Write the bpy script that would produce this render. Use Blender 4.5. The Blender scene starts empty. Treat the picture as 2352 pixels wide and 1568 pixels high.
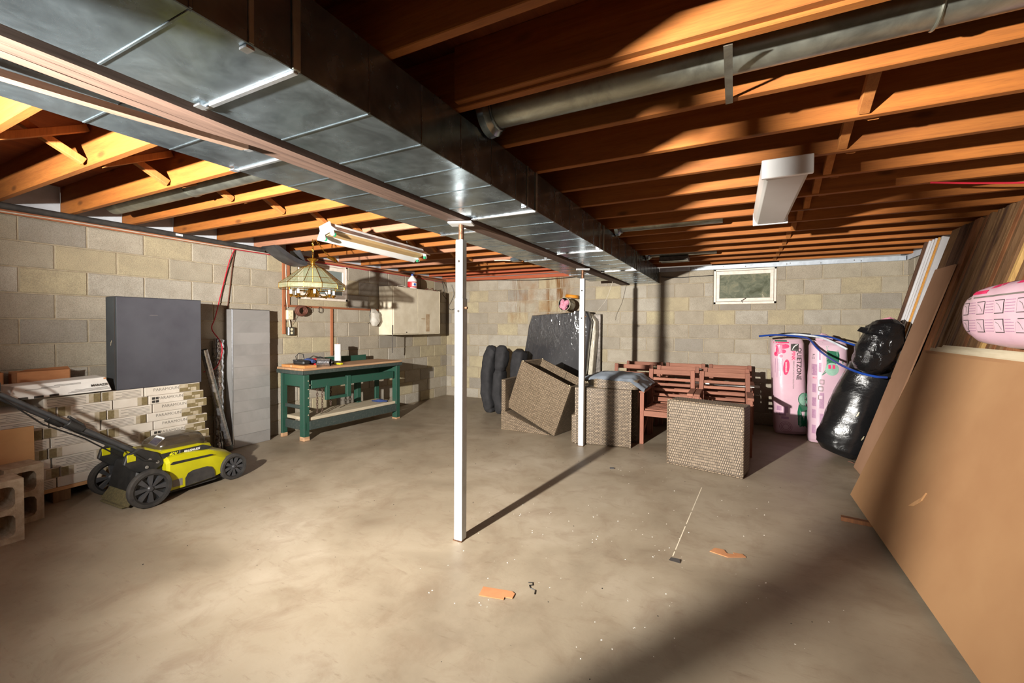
import bpy, bmesh, math, random
from mathutils import Vector, Matrix, Euler, noise
from mathutils.bvhtree import BVHTree

random.seed(7)
scn = bpy.context.scene
col = scn.collection
PI = math.pi

# ------------------------------------------------------------------ camera
H = 1.361
f_px, yaw, pitch, roll, cy_px = 995.35, 0.47356, 0.019612, 0.005862, 767.1
fwd = Vector((-math.sin(yaw) * math.cos(pitch), math.cos(yaw) * math.cos(pitch), -math.sin(pitch)))
rgt = Vector((math.cos(yaw), math.sin(yaw), 0))
upv = rgt.cross(fwd)
R2 = math.cos(roll) * rgt + math.sin(roll) * upv
U2 = -math.sin(roll) * rgt + math.cos(roll) * upv
cd = bpy.data.cameras.new('camera')
cam = bpy.data.objects.new('camera', cd)
col.objects.link(cam)
cd.sensor_width = 36.0
cd.lens = f_px / 2352 * 36
cd.shift_y = -(784 - cy_px) / 2352
cd.clip_start = 0.02
cam.matrix_world = Matrix(((R2.x, U2.x, -fwd.x, 0), (R2.y, U2.y, -fwd.y, 0), (R2.z, U2.z, -fwd.z, H), (0, 0, 0, 1)))
scn.camera = cam

# ------------------------------------------------------------------ world, lamp, exposure
w = bpy.data.worlds.new('world')
scn.world = w
w.use_nodes = True
bg = w.node_tree.nodes['Background']
bg.inputs[0].default_value = (1.0, 0.90, 0.78, 1)
bg.inputs[1].default_value = 0.3

ld = bpy.data.lights.new('work_lamp', 'SPOT')
ld.energy = 3750
ld.color = (1.0, 0.955, 0.885)
ld.shadow_soft_size = 0.04
ld.spot_size = math.radians(124)
ld.spot_blend = 1.0
lamp = bpy.data.objects.new('work_lamp', ld)
col.objects.link(lamp)
lamp.location = (-1.9, -0.8, 1.73)
lamp.scale = (1.12, 1.0, 1.0)
lamp.rotation_euler = (Vector((-1.62, 6.94, 2.85)) - lamp.location).to_track_quat('-Z', 'Y').to_euler()

scn.view_settings.view_transform = 'Standard'
scn.view_settings.look = 'None'
scn.view_settings.gamma = 1.0
scn.view_settings.use_curve_mapping = False
scn.view_settings.exposure = 0.0

# ------------------------------------------------------------------ helpers
def lin(c):
    def g(v):
        v /= 255.0
        return v / 12.92 if v <= 0.04045 else ((v + 0.055) / 1.055) ** 2.4
    return (g(c[0]), g(c[1]), g(c[2]), 1.0)


class MB:
    """collects faces; build() links ONE mesh object"""
    def __init__(s):
        s.v = []; s.f = []; s.m = []; s.cur = 0

    def add(s, vs, fs, M=None):
        o = len(s.v)
        for p in vs:
            p = Vector(p)
            s.v.append(M @ p if M is not None else p)
        for q in fs:
            s.f.append([i + o for i in q]); s.m.append(s.cur)
        return s

    def box(s, x0, x1, y0, y1, z0, z1, M=None):
        v = [(x0, y0, z0), (x1, y0, z0), (x1, y1, z0), (x0, y1, z0), (x0, y0, z1), (x1, y0, z1), (x1, y1, z1), (x0, y1, z1)]
        return s.add(v, [(0, 3, 2, 1), (4, 5, 6, 7), (0, 1, 5, 4), (1, 2, 6, 5), (2, 3, 7, 6), (3, 0, 4, 7)], M)

    def bar(s, a, b, w_, h_, up=(0, 0, 1)):
        """box from a to b with width w_ and height h_ (h_ along up)"""
        a = Vector(a); b = Vector(b); d = (b - a).normalized(); u = Vector(up)
        x = d.cross(u)
        if x.length < 1e-4:
            u = Vector((1, 0, 0)); x = d.cross(u)
        x.normalize(); u = x.cross(d).normalized()
        v = []
        for p in (a, b):
            for sx, su in ((-1, -1), (1, -1), (1, 1), (-1, 1)):
                v.append(p + x * sx * w_ / 2 + u * su * h_ / 2)
        return s.add(v, [(0, 1, 2, 3), (7, 6, 5, 4), (0, 4, 5, 1), (1, 5, 6, 2), (2, 6, 7, 3), (3, 7, 4, 0)])

    def rings(s, rr, closed=False, cap=True, M=None):
        n = len(rr[0]); v = [p for r in rr for p in r]; fs = []
        k = len(rr)
        for i in range(k if closed else k - 1):
            a = i * n; b = ((i + 1) % k) * n
            for j in range(n):
                fs.append((a + j, a + (j + 1) % n, b + (j + 1) % n, b + j))
        if cap and not closed:
            fs.append(tuple(range(n - 1, -1, -1))); fs.append(tuple((k - 1) * n + j for j in range(n)))
        return s.add(v, fs, M)

    def tube(s, pts, r, seg=8, cap=True, closed=False):
        pts = [Vector(p) for p in pts]; rr = []; n = len(pts); pu = None
        for i, p in enumerate(pts):
            if closed:
                d = pts[(i + 1) % n] - pts[i - 1]
            else:
                d = pts[min(i + 1, n - 1)] - pts[max(i - 1, 0)]
            d.normalize()
            if pu is None:
                u = Vector((0, 0, 1)) if abs(d.z) < 0.9 else Vector((1, 0, 0))
            else:
                u = pu
            x = d.cross(u).normalized(); u = x.cross(d).normalized(); pu = u
            rad = r[i] if isinstance(r, (list, tuple)) else r
            rr.append([p + (x * math.cos(2 * PI * j / seg) + u * math.sin(2 * PI * j / seg)) * rad for j in range(seg)])
        return s.rings(rr, closed, cap)

    def lathe(s, prof, seg=24, M=None, cap=False):
        rr = [[Vector((r * math.cos(2 * PI * j / seg), r * math.sin(2 * PI * j / seg), z)) for j in range(seg)] for r, z in prof]
        return s.rings(rr, False, cap, M)

    def prism(s, poly, h0, h1, M=None):
        """poly in xy extruded along z (M places it)"""
        n = len(poly)
        v = [(p[0], p[1], h0) for p in poly] + [(p[0], p[1], h1) for p in poly]
        fs = [tuple(range(n - 1, -1, -1)), tuple(range(n, 2 * n))] + [(i, (i + 1) % n, n + (i + 1) % n, n + i) for i in range(n)]
        return s.add(v, fs, M)

    def quad(s, a, b, c, d):
        return s.add([a, b, c, d], [(0, 1, 2, 3)])

    def build(s, name, mat, parent=None, loc=None, rot=None, bev=0, smooth=False, ang=35, world=True, uvs=1.0):
        off = Vector((0, 0, 0))
        if loc is not None:
            off = Vector(loc)
        elif parent is not None and world:
            q = parent
            while q is not None:
                off += Vector(q.location); q = q.parent
        local = loc is not None and not world
        me = bpy.data.meshes.new(name)
        vs = [tuple(p - off) if not local else tuple(p) for p in s.v]
        me.from_pydata(vs, [], s.f)
        for i, mi in enumerate(s.m):
            me.polygons[i].material_index = mi
        bm = bmesh.new(); bm.from_mesh(me)
        bmesh.ops.recalc_face_normals(bm, faces=bm.faces)
        if bev:
            bmesh.ops.bevel(bm, geom=[e for e in bm.edges], offset=bev, segments=1, affect='EDGES', profile=0.5, clamp_overlap=True)
        uv = bm.loops.layers.uv.new('UVMap')
        for fc in bm.faces:
            n = fc.normal; ax = max(range(3), key=lambda i: abs(n[i]))
            for lp in fc.loops:
                p = lp.vert.co
                lp[uv].uv = ((p.y, p.z), (p.x, p.z), (p.x, p.y))[ax]
        bm.to_mesh(me); bm.free()
        mats = mat if isinstance(mat, (list, tuple)) else [mat]
        for m_ in mats:
            me.materials.append(MAT[m_] if isinstance(m_, str) else m_)
        if smooth:
            me.polygons.foreach_set('use_smooth', [True] * len(me.polygons))
            me.set_sharp_from_angle(angle=math.radians(ang))
        o = bpy.data.objects.new(name, me)
        col.objects.link(o)
        if loc is not None:
            o.location = loc
        if rot is not None:
            o.rotation_euler = rot
        if parent is not None:
            o.parent = parent
        return o


def tag(o, label, cat, group=None, kind=None):
    o['label'] = label
    if cat: o['category'] = cat
    if group: o['group'] = group
    if kind: o['kind'] = kind
    return o


def thing(name, label, cat, loc=(0, 0, 0), rot=(0, 0, 0), group=None):
    o = bpy.data.objects.new(name, None); col.objects.link(o)
    o.location = loc; o.rotation_euler = rot
    o.empty_display_size = 0.1
    return tag(o, label, cat, group)


def struct(o):
    o['kind'] = 'structure'; return o


def copy_tree(o, parent=None):
    c = o.copy(); col.objects.link(c); c.parent = parent
    for ch in kids.get(o.name, []) or list(o.children):
        copy_tree(ch, c)
    return c
kids = {}


def inst(src, name, parent, loc=(0, 0, 0), rot=(0, 0, 0), scale=(1, 1, 1)):
    """another object sharing src's mesh"""
    o = bpy.data.objects.new(name, src.data); col.objects.link(o)
    o.location = loc; o.rotation_euler = rot; o.scale = scale; o.parent = parent
    return o


def text_mb(body, size, mb=None, M=None, bold=0.0, ext=0.0):
    cu = bpy.data.curves.new('t', 'FONT'); cu.body = body; cu.size = size; cu.resolution_u = 2
    cu.align_x = 'CENTER'; cu.align_y = 'CENTER'; cu.offset = bold
    ob = bpy.data.objects.new('t', cu); col.objects.link(ob)
    dg = bpy.context.evaluated_depsgraph_get()
    me = ob.evaluated_get(dg).to_mesh()
    mb = mb or MB()
    mb.add([tuple(v_.co) for v_ in me.vertices], [tuple(p.vertices) for p in me.polygons], M)
    ob.evaluated_get(dg).to_mesh_clear()
    bpy.data.objects.remove(ob); bpy.data.curves.remove(cu)
    return mb


def superring(c, X, Y, rx, ry, n=2.0, seg=24, nf=None):
    out = []
    for j in range(seg):
        t = 2 * PI * j / seg
        cx_, sx_ = math.cos(t), math.sin(t)
        a = math.copysign(abs(cx_) ** (2 / n), cx_) * rx
        b = math.copysign(abs(sx_) ** (2 / n), sx_) * ry
        p = c + X * a + Y * b
        if nf:
            p = p + (X * cx_ + Y * sx_) * nf(p)
        out.append(p)
    return out


def blob(mb, path, radii, n=2.5, seg=24, X=(1, 0, 0), amp=0.0, sc=6.0, sub=4, seed=0.0, round_=0.0):
    """lofted soft body: path points, (rx, ry) per point, resampled with noise"""
    path = [Vector(p) for p in path]; rr = []
    P = []; K = []
    for i in range(len(path) - 1):
        for k in range(sub):
            t = k / sub; P.append(path[i].lerp(path[i + 1], t))
            K.append(tuple(radii[i][q] * (1 - t) + radii[i + 1][q] * t for q in (0, 1)))
    P.append(path[-1]); K.append(radii[-1])
    for i, p in enumerate(P):
        d = (P[min(i + 1, len(P) - 1)] - P[max(i - 1, 0)]).normalized()
        x = Vector(X); x = (x - d * x.dot(d)).normalized(); y = d.cross(x)
        fn = (lambda q: amp * noise.noise(Vector((q.x * sc + seed, q.y * sc, q.z * sc))) + amp * 0.6 * noise.noise(Vector((q.x * sc * 3, q.y * sc * 3 + seed, q.z * sc * 3)))) if amp else None
        rr.append(superring(p, x, y, K[i][0], K[i][1], n, seg, fn))
    return mb.rings(rr)


def decal(mb, target, d, off=0.002):
    """lay mb's vertices onto target's surface along direction d (world coords; target unrotated)"""
    tr = Vector((0, 0, 0)); q = target
    while q is not None:
        tr += Vector(q.location); q = q.parent
    me = target.data
    bvh = BVHTree.FromPolygons([v_.co + tr for v_ in me.vertices], [tuple(p.vertices) for p in me.polygons])
    d = Vector(d).normalized()
    for i, p in enumerate(mb.v):
        h = bvh.ray_cast(p - d * 1.0, d)
        if h[0] is not None:
            mb.v[i] = h[0] - d * off
    return mb


def grid(mb, o, ux, uy, nx, ny):
    o = Vector(o); ux = Vector(ux); uy = Vector(uy)
    v = [o + ux * (i / nx) + uy * (j / ny) for j in range(ny + 1) for i in range(nx + 1)]
    fs = [(j * (nx + 1) + i, j * (nx + 1) + i + 1, (j + 1) * (nx + 1) + i + 1, (j + 1) * (nx + 1) + i) for j in range(ny) for i in range(nx)]
    return mb.add(v, fs)


# ------------------------------------------------------------------ materials
MAT = {}


def nm(name):
    m = bpy.data.materials.new(name); m.use_nodes = True
    MAT[name] = m
    nt = m.node_tree
    return m, nt, nt.nodes['Principled BSDF'], nt.nodes, nt.links


def coords(N, L, kind='Object', scale=(1, 1, 1), rnd=True):
    tc = N.new('ShaderNodeTexCoord'); mp = N.new('ShaderNodeMapping')
    mp.inputs['Scale'].default_value = scale
    src = tc.outputs[kind]
    if rnd:
        oi = N.new('ShaderNodeObjectInfo'); mu = N.new('ShaderNodeMath'); mu.operation = 'MULTIPLY'
        mu.inputs[1].default_value = 37.0; L.new(oi.outputs['Random'], mu.inputs[0])
        ad = N.new('ShaderNodeVectorMath'); ad.operation = 'ADD'
        L.new(src, ad.inputs[0]); L.new(mu.outputs[0], ad.inputs[1]); src = ad.outputs[0]
    L.new(src, mp.inputs['Vector'])
    return mp.outputs['Vector']


def ramp(N, L, fac, stops, interp='LINEAR'):
    r = N.new('ShaderNodeValToRGB'); L.new(fac, r.inputs[0])
    r.color_ramp.interpolation = interp
    e = r.color_ramp.elements
    while len(e) < len(stops): e.new(0.5)
    for i, (p, c) in enumerate(stops):
        e[i].position = p; e[i].color = c if len(c) == 4 else lin(c)
    return r.outputs[0]


def noisen(N, L, vec, scale, detail=4, rough=0.6, dist=0.0):
    n = N.new('ShaderNodeTexNoise'); n.inputs['Scale'].default_value = scale
    n.inputs['Detail'].default_value = detail; n.inputs['Roughness'].default_value = rough
    n.inputs['Distortion'].default_value = dist
    L.new(vec, n.inputs['Vector']); return n.outputs['Fac']


def mixc(N, L, fac, a, b, mode='MIX'):
    m = N.new('ShaderNodeMix'); m.data_type = 'RGBA'; m.blend_type = mode
    for s, v in ((0, fac), (6, a), (7, b)):
        if hasattr(v, 'is_output'): L.new(v, m.inputs[s])
        else: m.inputs[s].default_value = v if not isinstance(v, (tuple, list)) or len(v) == 4 else lin(v)
    return m.outputs[2]


def bumpn(N, L, B, h, strength, dist=0.01):
    b = N.new('ShaderNodeBump'); b.inputs['Strength'].default_value = strength; b.inputs['Distance'].default_value = dist
    L.new(h, b.inputs['Height']); L.new(b.outputs[0], B.inputs['Normal'])


def simple(name, c1, c2=None, rough=0.6, metal=0.0, ns=8, stretch=(1, 1, 1), bump=0.0, bs=60, spec=0.5, lo=0.35, hi=0.65, coat=0.0, kind='Object'):
    m, nt, B, N, L = nm(name)
    B.inputs['Roughness'].default_value = rough; B.inputs['Metallic'].default_value = metal
    B.inputs['Specular IOR Level'].default_value = spec
    B.inputs['Coat Weight'].default_value = coat
    v = coords(N, L, kind, stretch)
    c2 = c2 or tuple(x * 0.85 for x in c1)
    fac = noisen(N, L, v, ns)
    L.new(ramp(N, L, fac, [(lo, c1), (hi, c2)]), B.inputs['Base Color'])
    if bump:
        bumpn(N, L, B, noisen(N, L, v, bs, 3), bump, 0.004)
    return m


# concrete block: colour picked per block, speckle, stains of rust and damp on the far wall
def block_mat():
    m, nt, B, N, L = nm('block')
    B.inputs['Roughness'].default_value = 0.93; B.inputs['Specular IOR Level'].default_value = 0.2
    oi = N.new('ShaderNodeObjectInfo')
    tone = ramp(N, L, oi.outputs['Random'], [(0.0, (158, 149, 134)), (0.16, (172, 163, 147)), (0.3, (164, 154, 137)), (0.46, (176, 163, 134)), (0.58, (150, 143, 132)),
                                             (0.68, (174, 167, 154)), (0.80, (166, 157, 139)), (0.93, (180, 168, 138))], 'CONSTANT')
    v = coords(N, L, 'Object')
    blot = noisen(N, L, v, 6, 3)
    c = mixc(N, L, ramp(N, L, blot, [(0.38, (0, 0, 0)), (0.72, (255, 255, 255))]), tone, (128, 119, 103, ))
    # keep the blotches light
    c = mixc(N, L, 0.6, c, tone)
    sp = noisen(N, L, v, 170, 2)
    c = mixc(N, L, ramp(N, L, sp, [(0.4, (0, 0, 0)), (0.75, (190, 190, 190))]), c, (96, 88, 76))
    # stains: vertical streaks of rust below the sill, position bound
    ge = N.new('ShaderNodeNewGeometry'); se = N.new('ShaderNodeSeparateXYZ'); L.new(ge.outputs['Position'], se.inputs[0])
    mp = N.new('ShaderNodeMapping'); mp.inputs['Scale'].default_value = (6.0, 1.0, 0.8); L.new(ge.outputs['Position'], mp.inputs['Vector'])
    st = noisen(N, L, mp.outputs['Vector'], 1.5, 5, 0.65)
    st2 = noisen(N, L, ge.outputs['Position'], 3.2, 4, 0.6)

    def band(out, a, b, c_, d):
        r = N.new('ShaderNodeMapRange'); r.interpolation_type = 'SMOOTHSTEP'
        r.inputs[1].default_value = a; r.inputs[2].default_value = b; L.new(out, r.inputs[0])
        r2 = N.new('ShaderNodeMapRange'); r2.interpolation_type = 'SMOOTHSTEP'
        r2.inputs[1].default_value = d; r2.inputs[2].default_value = c_; L.new(out, r2.inputs[0])
        q = N.new('ShaderNodeMath'); q.operation = 'MULTIPLY'; L.new(r.outputs[0], q.inputs[0]); L.new(r2.outputs[0], q.inputs[1])
        return q.outputs[0]

    def mul(a, b):
        q = N.new('ShaderNodeMath'); q.operation = 'MULTIPLY'; L.new(a, q.inputs[0])
        if hasattr(b, 'is_output'): L.new(b, q.inputs[1])
        else: q.inputs[1].default_value = b
        return q.outputs[0]
    zone = mul(mul(band(se.outputs[0], -3.85, -3.5, -2.5, -2.1), band(se.outputs[2], 1.25, 1.6, 2.15, 2.3)), band(se.outputs[1], 6.8, 6.86, 8, 9))
    core = N.new('ShaderNodeMath'); core.operation = 'MAXIMUM'
    L.new(band(se.outputs[0], -3.66, -3.46, -3.42, -3.2), core.inputs[0]); L.new(band(se.outputs[0], -2.98, -2.82, -2.6, -2.35), core.inputs[1])
    s1 = mul(mul(ramp(N, L, st, [(0.46, (0, 0, 0)), (0.66, (255, 255, 255))]), zone), core.outputs[0])
    s2 = mul(mul(ramp(N, L, st2, [(0.5, (0, 0, 0)), (0.72, (255, 255, 255))]), zone), 0.6)
    c = mixc(N, L, s1, c, (112, 78, 44))
    c = mixc(N, L, s2, c, (135, 98, 60))
    L.new(c, B.inputs['Base Color'])
    bumpn(N, L, B, sp, 0.5, 0.004)


def floor_mat():
    m, nt, B, N, L = nm('concrete_floor')
    B.inputs['Specular IOR Level'].default_value = 0.35
    v = coords(N, L, 'Object', rnd=False)
    a = noisen(N, L, v, 0.9, 6, 0.62, 0.4)
    c = ramp(N, L, a, [(0.3, (114, 101, 84)), (0.5, (139, 126, 107)), (0.7, (156, 144, 126))])
    b = noisen(N, L, v, 4.5, 6, 0.7, 0.6)
    c = mixc(N, L, ramp(N, L, b, [(0.48, (0, 0, 0)), (0.72, (190, 190, 190))]), c, (108, 88, 70))
    mp = N.new('ShaderNodeMapping'); mp.inputs['Scale'].default_value = (2.2, 9, 1); mp.inputs['Rotation'].default_value = (0, 0, 0.5); L.new(v, mp.inputs['Vector'])
    s = noisen(N, L, mp.outputs[0], 3.5, 5, 0.7)
    c = mixc(N, L, ramp(N, L, s, [(0.58, (0, 0, 0)), (0.70, (160, 160, 160))]), c, (98, 77, 60))
    d = noisen(N, L, v, 38, 2)
    c = mixc(N, L, ramp(N, L, d, [(0.68, (0, 0, 0)), (0.78, (120, 120, 120))]), c, (92, 74, 60))
    L.new(c, B.inputs['Base Color'])
    L.new(ramp(N, L, a, [(0.3, (165, 165, 165)), (0.7, (205, 205, 205))]), B.inputs['Roughness'])
    bumpn(N, L, B, noisen(N, L, v, 60, 4), 0.12, 0.004)


def wood_mat(name, c1, c2, axis=0, scale=6.0, knots=True, rough=0.7, bump=0.12, fine=1.0):
    m, nt, B, N, L = nm(name)
    B.inputs['Roughness'].default_value = rough; B.inputs['Specular IOR Level'].default_value = 0.3
    sc = [9.0, 9.0, 9.0]; sc[axis] = 0.55
    v = coords(N, L, 'Object', tuple(sc))
    g = noisen(N, L, v, scale * 0.35, 5, 0.6, 0.8)
    c = ramp(N, L, g, [(0.3, c1), (0.7, c2)])
    v2 = coords(N, L, 'Object', tuple(x * 4 for x in sc))
    c = mixc(N, L, ramp(N, L, noisen(N, L, v2, scale, 2), [(0.46, (0, 0, 0)), (0.74, (150, 150, 150))]), c, tuple(x * 0.62 for x in c2))
    if knots:
        kv = [7.0, 7.0, 7.0]; kv[axis] = 2.6
        vo = N.new('ShaderNodeTexVoronoi'); vo.inputs['Scale'].default_value = 1.0
        L.new(coords(N, L, 'Object', tuple(kv)), vo.inputs['Vector'])
        c = mixc(N, L, ramp(N, L, vo.outputs['Distance'], [(0.06, (200, 200, 200)), (0.16, (0, 0, 0))]), c, tuple(x * 0.36 for x in c2))
    oi = N.new('ShaderNodeObjectInfo')
    hs = N.new('ShaderNodeHueSaturation'); L.new(c, hs.inputs['Color'])
    mr = N.new('ShaderNodeMapRange'); mr.inputs[3].default_value = 0.84; mr.inputs[4].default_value = 1.12
    L.new(oi.outputs['Random'], mr.inputs[0]); L.new(mr.outputs[0], hs.inputs['Value'])
    L.new(hs.outputs[0], B.inputs['Base Color'])
    bumpn(N, L, B, g, bump, 0.004)


def galv(name, c=(178, 186, 190), rough=0.3, amt=0.12, ns=7, stretch=(1, 1, 1), dirt=0.35):
    m, nt, B, N, L = nm(name)
    B.inputs['Metallic'].default_value = 0.92
    v = coords(N, L, 'Object', stretch)
    a = noisen(N, L, v, ns, 5, 0.65, 0.7)
    L.new(ramp(N, L, a, [(0.32, tuple(x * (1 - dirt) for x in c)), (0.66, c)]), B.inputs['Base Color'])
    r = N.new('ShaderNodeMapRange'); r.inputs[1].default_value = 0.3; r.inputs[2].default_value = 0.7
    r.inputs[3].default_value = rough - amt; r.inputs[4].default_value = rough + amt
    L.new(noisen(N, L, v, ns * 2.3, 4), r.inputs[0]); L.new(r.outputs[0], B.inputs['Roughness'])
    bumpn(N, L, B, noisen(N, L, v, ns * 0.35, 3), 0.06, 0.03)


def wicker_mat(name, c1, c2, cm, bw=0.024, rh=0.013):
    m, nt, B, N, L = nm(name)
    B.inputs['Roughness'].default_value = 0.5
    v = coords(N, L, 'UV', rnd=False)
    br = N.new('ShaderNodeTexBrick'); L.new(v, br.inputs['Vector'])
    br.inputs['Scale'].default_value = 1.0
    br.inputs['Brick Width'].default_value = bw; br.inputs['Row Height'].default_value = rh
    br.inputs['Mortar Size'].default_value = 0.0030; br.inputs['Mortar Smooth'].default_value = 0.6
    br.inputs['Color1'].default_value = lin(c1); br.inputs['Color2'].default_value = lin(c2); br.inputs['Mortar'].default_value = lin(cm)
    L.new(br.outputs['Color'], B.inputs['Base Color'])
    inv = N.new('ShaderNodeMath'); inv.operation = 'SUBTRACT'; inv.inputs[0].default_value = 1.0; L.new(br.outputs['Fac'], inv.inputs[1])
    bumpn(N, L, B, inv.outputs[0], 0.8, 0.004)


def plastic_wrap(name, c, rough=0.16, bs=14, strength=0.9, dist=0.03, stretch=(1, 1, 1), alpha=1.0):
    m, nt, B, N, L = nm(name)
    B.inputs['Roughness'].default_value = rough; B.inputs['Base Color'].default_value = lin(c); B.inputs['Alpha'].default_value = alpha
    v = coords(N, L, 'Object', stretch)
    h = noisen(N, L, v, bs, 5, 0.62, 1.2)
    bumpn(N, L, B, h, strength, dist)


block_mat(); floor_mat()
simple('mortar', (168, 156, 134), (150, 137, 115), rough=0.95, ns=20, bump=0.4, bs=120, spec=0.2)
simple('wall_paint', (160, 150, 132), (146, 136, 118), rough=0.95, ns=3, bump=0.2, bs=90, spec=0.2)
wood_mat('joist', (158, 96, 40), (132, 75, 30), 0)
wood_mat('joist_red', (176, 92, 58), (150, 70, 44), 0)
wood_mat('joist_grey', (170, 120, 92), (150, 104, 80), 0)
wood_mat('subfloor', (150, 82, 40), (120, 62, 30), 1, knots=False)
wood_mat('bridging', (170, 110, 56), (146, 88, 42), 2, knots=False)
wood_mat('beam_wood', (104, 82, 70), (72, 54, 45), 1, knots=False, bump=0.5)
wood_mat('beam_pale', (136, 112, 94), (112, 90, 74), 1, knots=False)
wood_mat('strip_wood', (164, 104, 70), (140, 84, 56), 2, knots=False)
wood_mat('strip_wood_y', (164, 104, 70), (140, 84, 56), 1, knots=False)
wood_mat('lumber_dark', (96, 66, 46), (60, 40, 30), 2, knots=True)
wood_mat('lumber_mid', (128, 96, 64), (96, 68, 44), 2, knots=True)
wood_mat('lumber_brown', (140, 92, 56), (104, 64, 40), 2, knots=True)
wood_mat('lumber_pale', (206, 168, 104), (180, 140, 84), 2, knots=False)
wood_mat('teak', (154, 104, 84), (130, 84, 66), 0, knots=False)
wood_mat('teak_v', (148, 98, 80), (124, 78, 62), 2, knots=False)
wood_mat('benchtop', (186, 150, 116), (150, 114, 84), 1, knots=False, bump=0.3)
wood_mat('pine_block', (205, 148, 92), (186, 126, 74), 1, knots=True)
wood_mat('particle', (196, 184, 160), (176, 160, 134), 1, knots=False)
galv('galv', (150, 165, 173), 0.24, 0.07, 5, dirt=0.3)
galv('galv_dull', (170, 172, 160), 0.38, 0.08, 6, dirt=0.25)
galv('galv_panel', (190, 188, 186), 0.5, 0.05, 1.2, dirt=0.15)
MAT['galv_panel'].node_tree.nodes['Principled BSDF'].inputs['Metallic'].default_value = 0.6
galv('cleat', (225, 230, 235), 0.2, 0.05, 20, dirt=0.1)
galv('foil', (215, 217, 222), 0.22, 0.1, 40, dirt=0.25)
galv('brass', (212, 160, 62), 0.2, 0.06, 20, dirt=0.2)
galv('steel_dark', (110, 104, 98), 0.45, 0.08, 14, dirt=0.4)
galv('rusty', (140, 104, 80), 0.6, 0.1, 18, dirt=0.5)
galv('channel', (196, 206, 216), 0.5, 0.08, 8, dirt=0.15)
MAT['channel'].node_tree.nodes['Principled BSDF'].inputs['Metallic'].default_value = 0.35
simple('post_paint', (194, 199, 201), (170, 171, 167), rough=0.45, ns=9, lo=0.5, hi=0.78)
simple('white_enamel', (228, 229, 228), (216, 217, 216), rough=0.35, ns=2)
simple('diffuser', (186, 184, 180), (178, 176, 170), rough=0.4, ns=2)
simple('tan_reflector', (190, 160, 112), (182, 150, 104), rough=0.4, ns=3)
simple('green_cap', (30, 120, 80), rough=0.4)
simple('white_plastic', (232, 232, 228), (220, 220, 216), rough=0.4, ns=5)
simple('black_plastic', (26, 26, 26), (38, 37, 36), rough=0.5, ns=20)
simple('dark_rubber', (34, 32, 31), (54, 50, 46), rough=0.8, ns=14, bump=0.3, bs=80)
simple('dark_grey', (62, 62, 64), (48, 48, 50), rough=0.45, ns=10)
simple('tube_grey', (74, 76, 78), (60, 60, 62), rough=0.35, metal=0.4, ns=10)
simple('lime', (176, 170, 12), (160, 154, 10), rough=0.38, ns=4)
simple('lime_print', (214, 210, 30), rough=0.5)
simple('white_print', (225, 225, 222), rough=0.6)
simple('grey_print', (118, 112, 104), (104, 98, 92), rough=0.7)
simple('dark_print', (52, 48, 44), rough=0.7)
simple('brown_print', (122, 108, 74), (104, 90, 60), rough=0.7, ns=60)
simple('tan_print', (172, 160, 138), (156, 142, 116), rough=0.7, ns=30)
simple('carton_white', (206, 198, 186), (192, 182, 168), rough=0.75, ns=5)
simple('carton_bright', (222, 220, 216), (206, 202, 196), rough=0.6, ns=5)
simple('cardboard', (176, 122, 80), (156, 104, 66), rough=0.9, ns=5, stretch=(1, 1, 3))
simple('cardboard_tan', (190, 146, 100), (176, 132, 88), rough=0.9, ns=4)
simple('charcoal_box', (66, 66, 72), (56, 55, 62), rough=0.75, ns=3, bump=0.15, bs=200)
simple('charcoal_side', (52, 56, 58), (44, 46, 48), rough=0.7, ns=5)
simple('cinder', (172, 154, 132), (148, 130, 108), rough=0.97, ns=25, bump=0.7, bs=130, spec=0.2)
simple('bench_green', (26, 66, 52), (44, 64, 55), rough=0.6, ns=26, lo=0.52, hi=0.74, bump=0.1)
simple('bench_black', (44, 54, 50), (72, 74, 66), rough=0.75, ns=40, lo=0.5, hi=0.8, bump=0.3)
simple('cream_cabinet', (214, 204, 182), (200, 188, 164), rough=0.5, ns=6)
simple('cream_trim', (226, 214, 186), rough=0.5)
simple('stain_brown', (160, 132, 100), (190, 170, 140), rough=0.7, ns=16)
simple('window_frame', (232, 222, 210), (214, 202, 188), rough=0.6, ns=14)
simple('rim_white', (190, 196, 204), (170, 174, 180), rough=0.8, ns=6)
simple('ivory', (222, 210, 178), (206, 194, 160), rough=0.4)
simple('cable_red', (180, 34, 52), (160, 28, 44), rough=0.4)
simple('cable_black', (24, 23, 23), rough=0.5)
simple('cable_white', (206, 196, 180), rough=0.5)
simple('cable_brown', (104, 60, 44), (84, 48, 36), rough=0.7, ns=60)
simple('blue_pipe', (28, 66, 150), (24, 58, 132), rough=0.25)
simple('white_pipe', (214, 222, 230), rough=0.25)
simple('black_fabric', (38, 37, 39), (26, 25, 27), rough=0.85, ns=12, bump=0.25, bs=240)
simple('grey_cloth', (150, 160, 172), (136, 146, 158), rough=0.85, ns=5, bump=0.15, bs=260)
simple('blue_cloth', (48, 66, 116), (38, 52, 94), rough=0.9, ns=20, bump=0.5, bs=90)
simple('pink_fluff', (216, 148, 166), (190, 118, 138), rough=1.0, ns=30, bump=0.9, bs=60)
simple('pink_film', (212, 178, 190), (204, 166, 180), rough=0.28, ns=3, bump=0.35, bs=16)
simple('pink_film_b', (208, 178, 190), (198, 164, 178), rough=0.34, ns=3, bump=0.35, bs=16)
simple('hot_pink', (232, 60, 110), (220, 44, 96), rough=0.35, ns=12)
simple('mauve_print', (150, 100, 110), (128, 82, 92), rough=0.4)
simple('film_over_pink', (118, 86, 92), (80, 60, 64), rough=0.25, ns=14, bump=0.5, bs=30)
simple('green_print', (20, 104, 72), (18, 92, 64), rough=0.4)
simple('mint_print', (150, 190, 170), rough=0.4)
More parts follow.
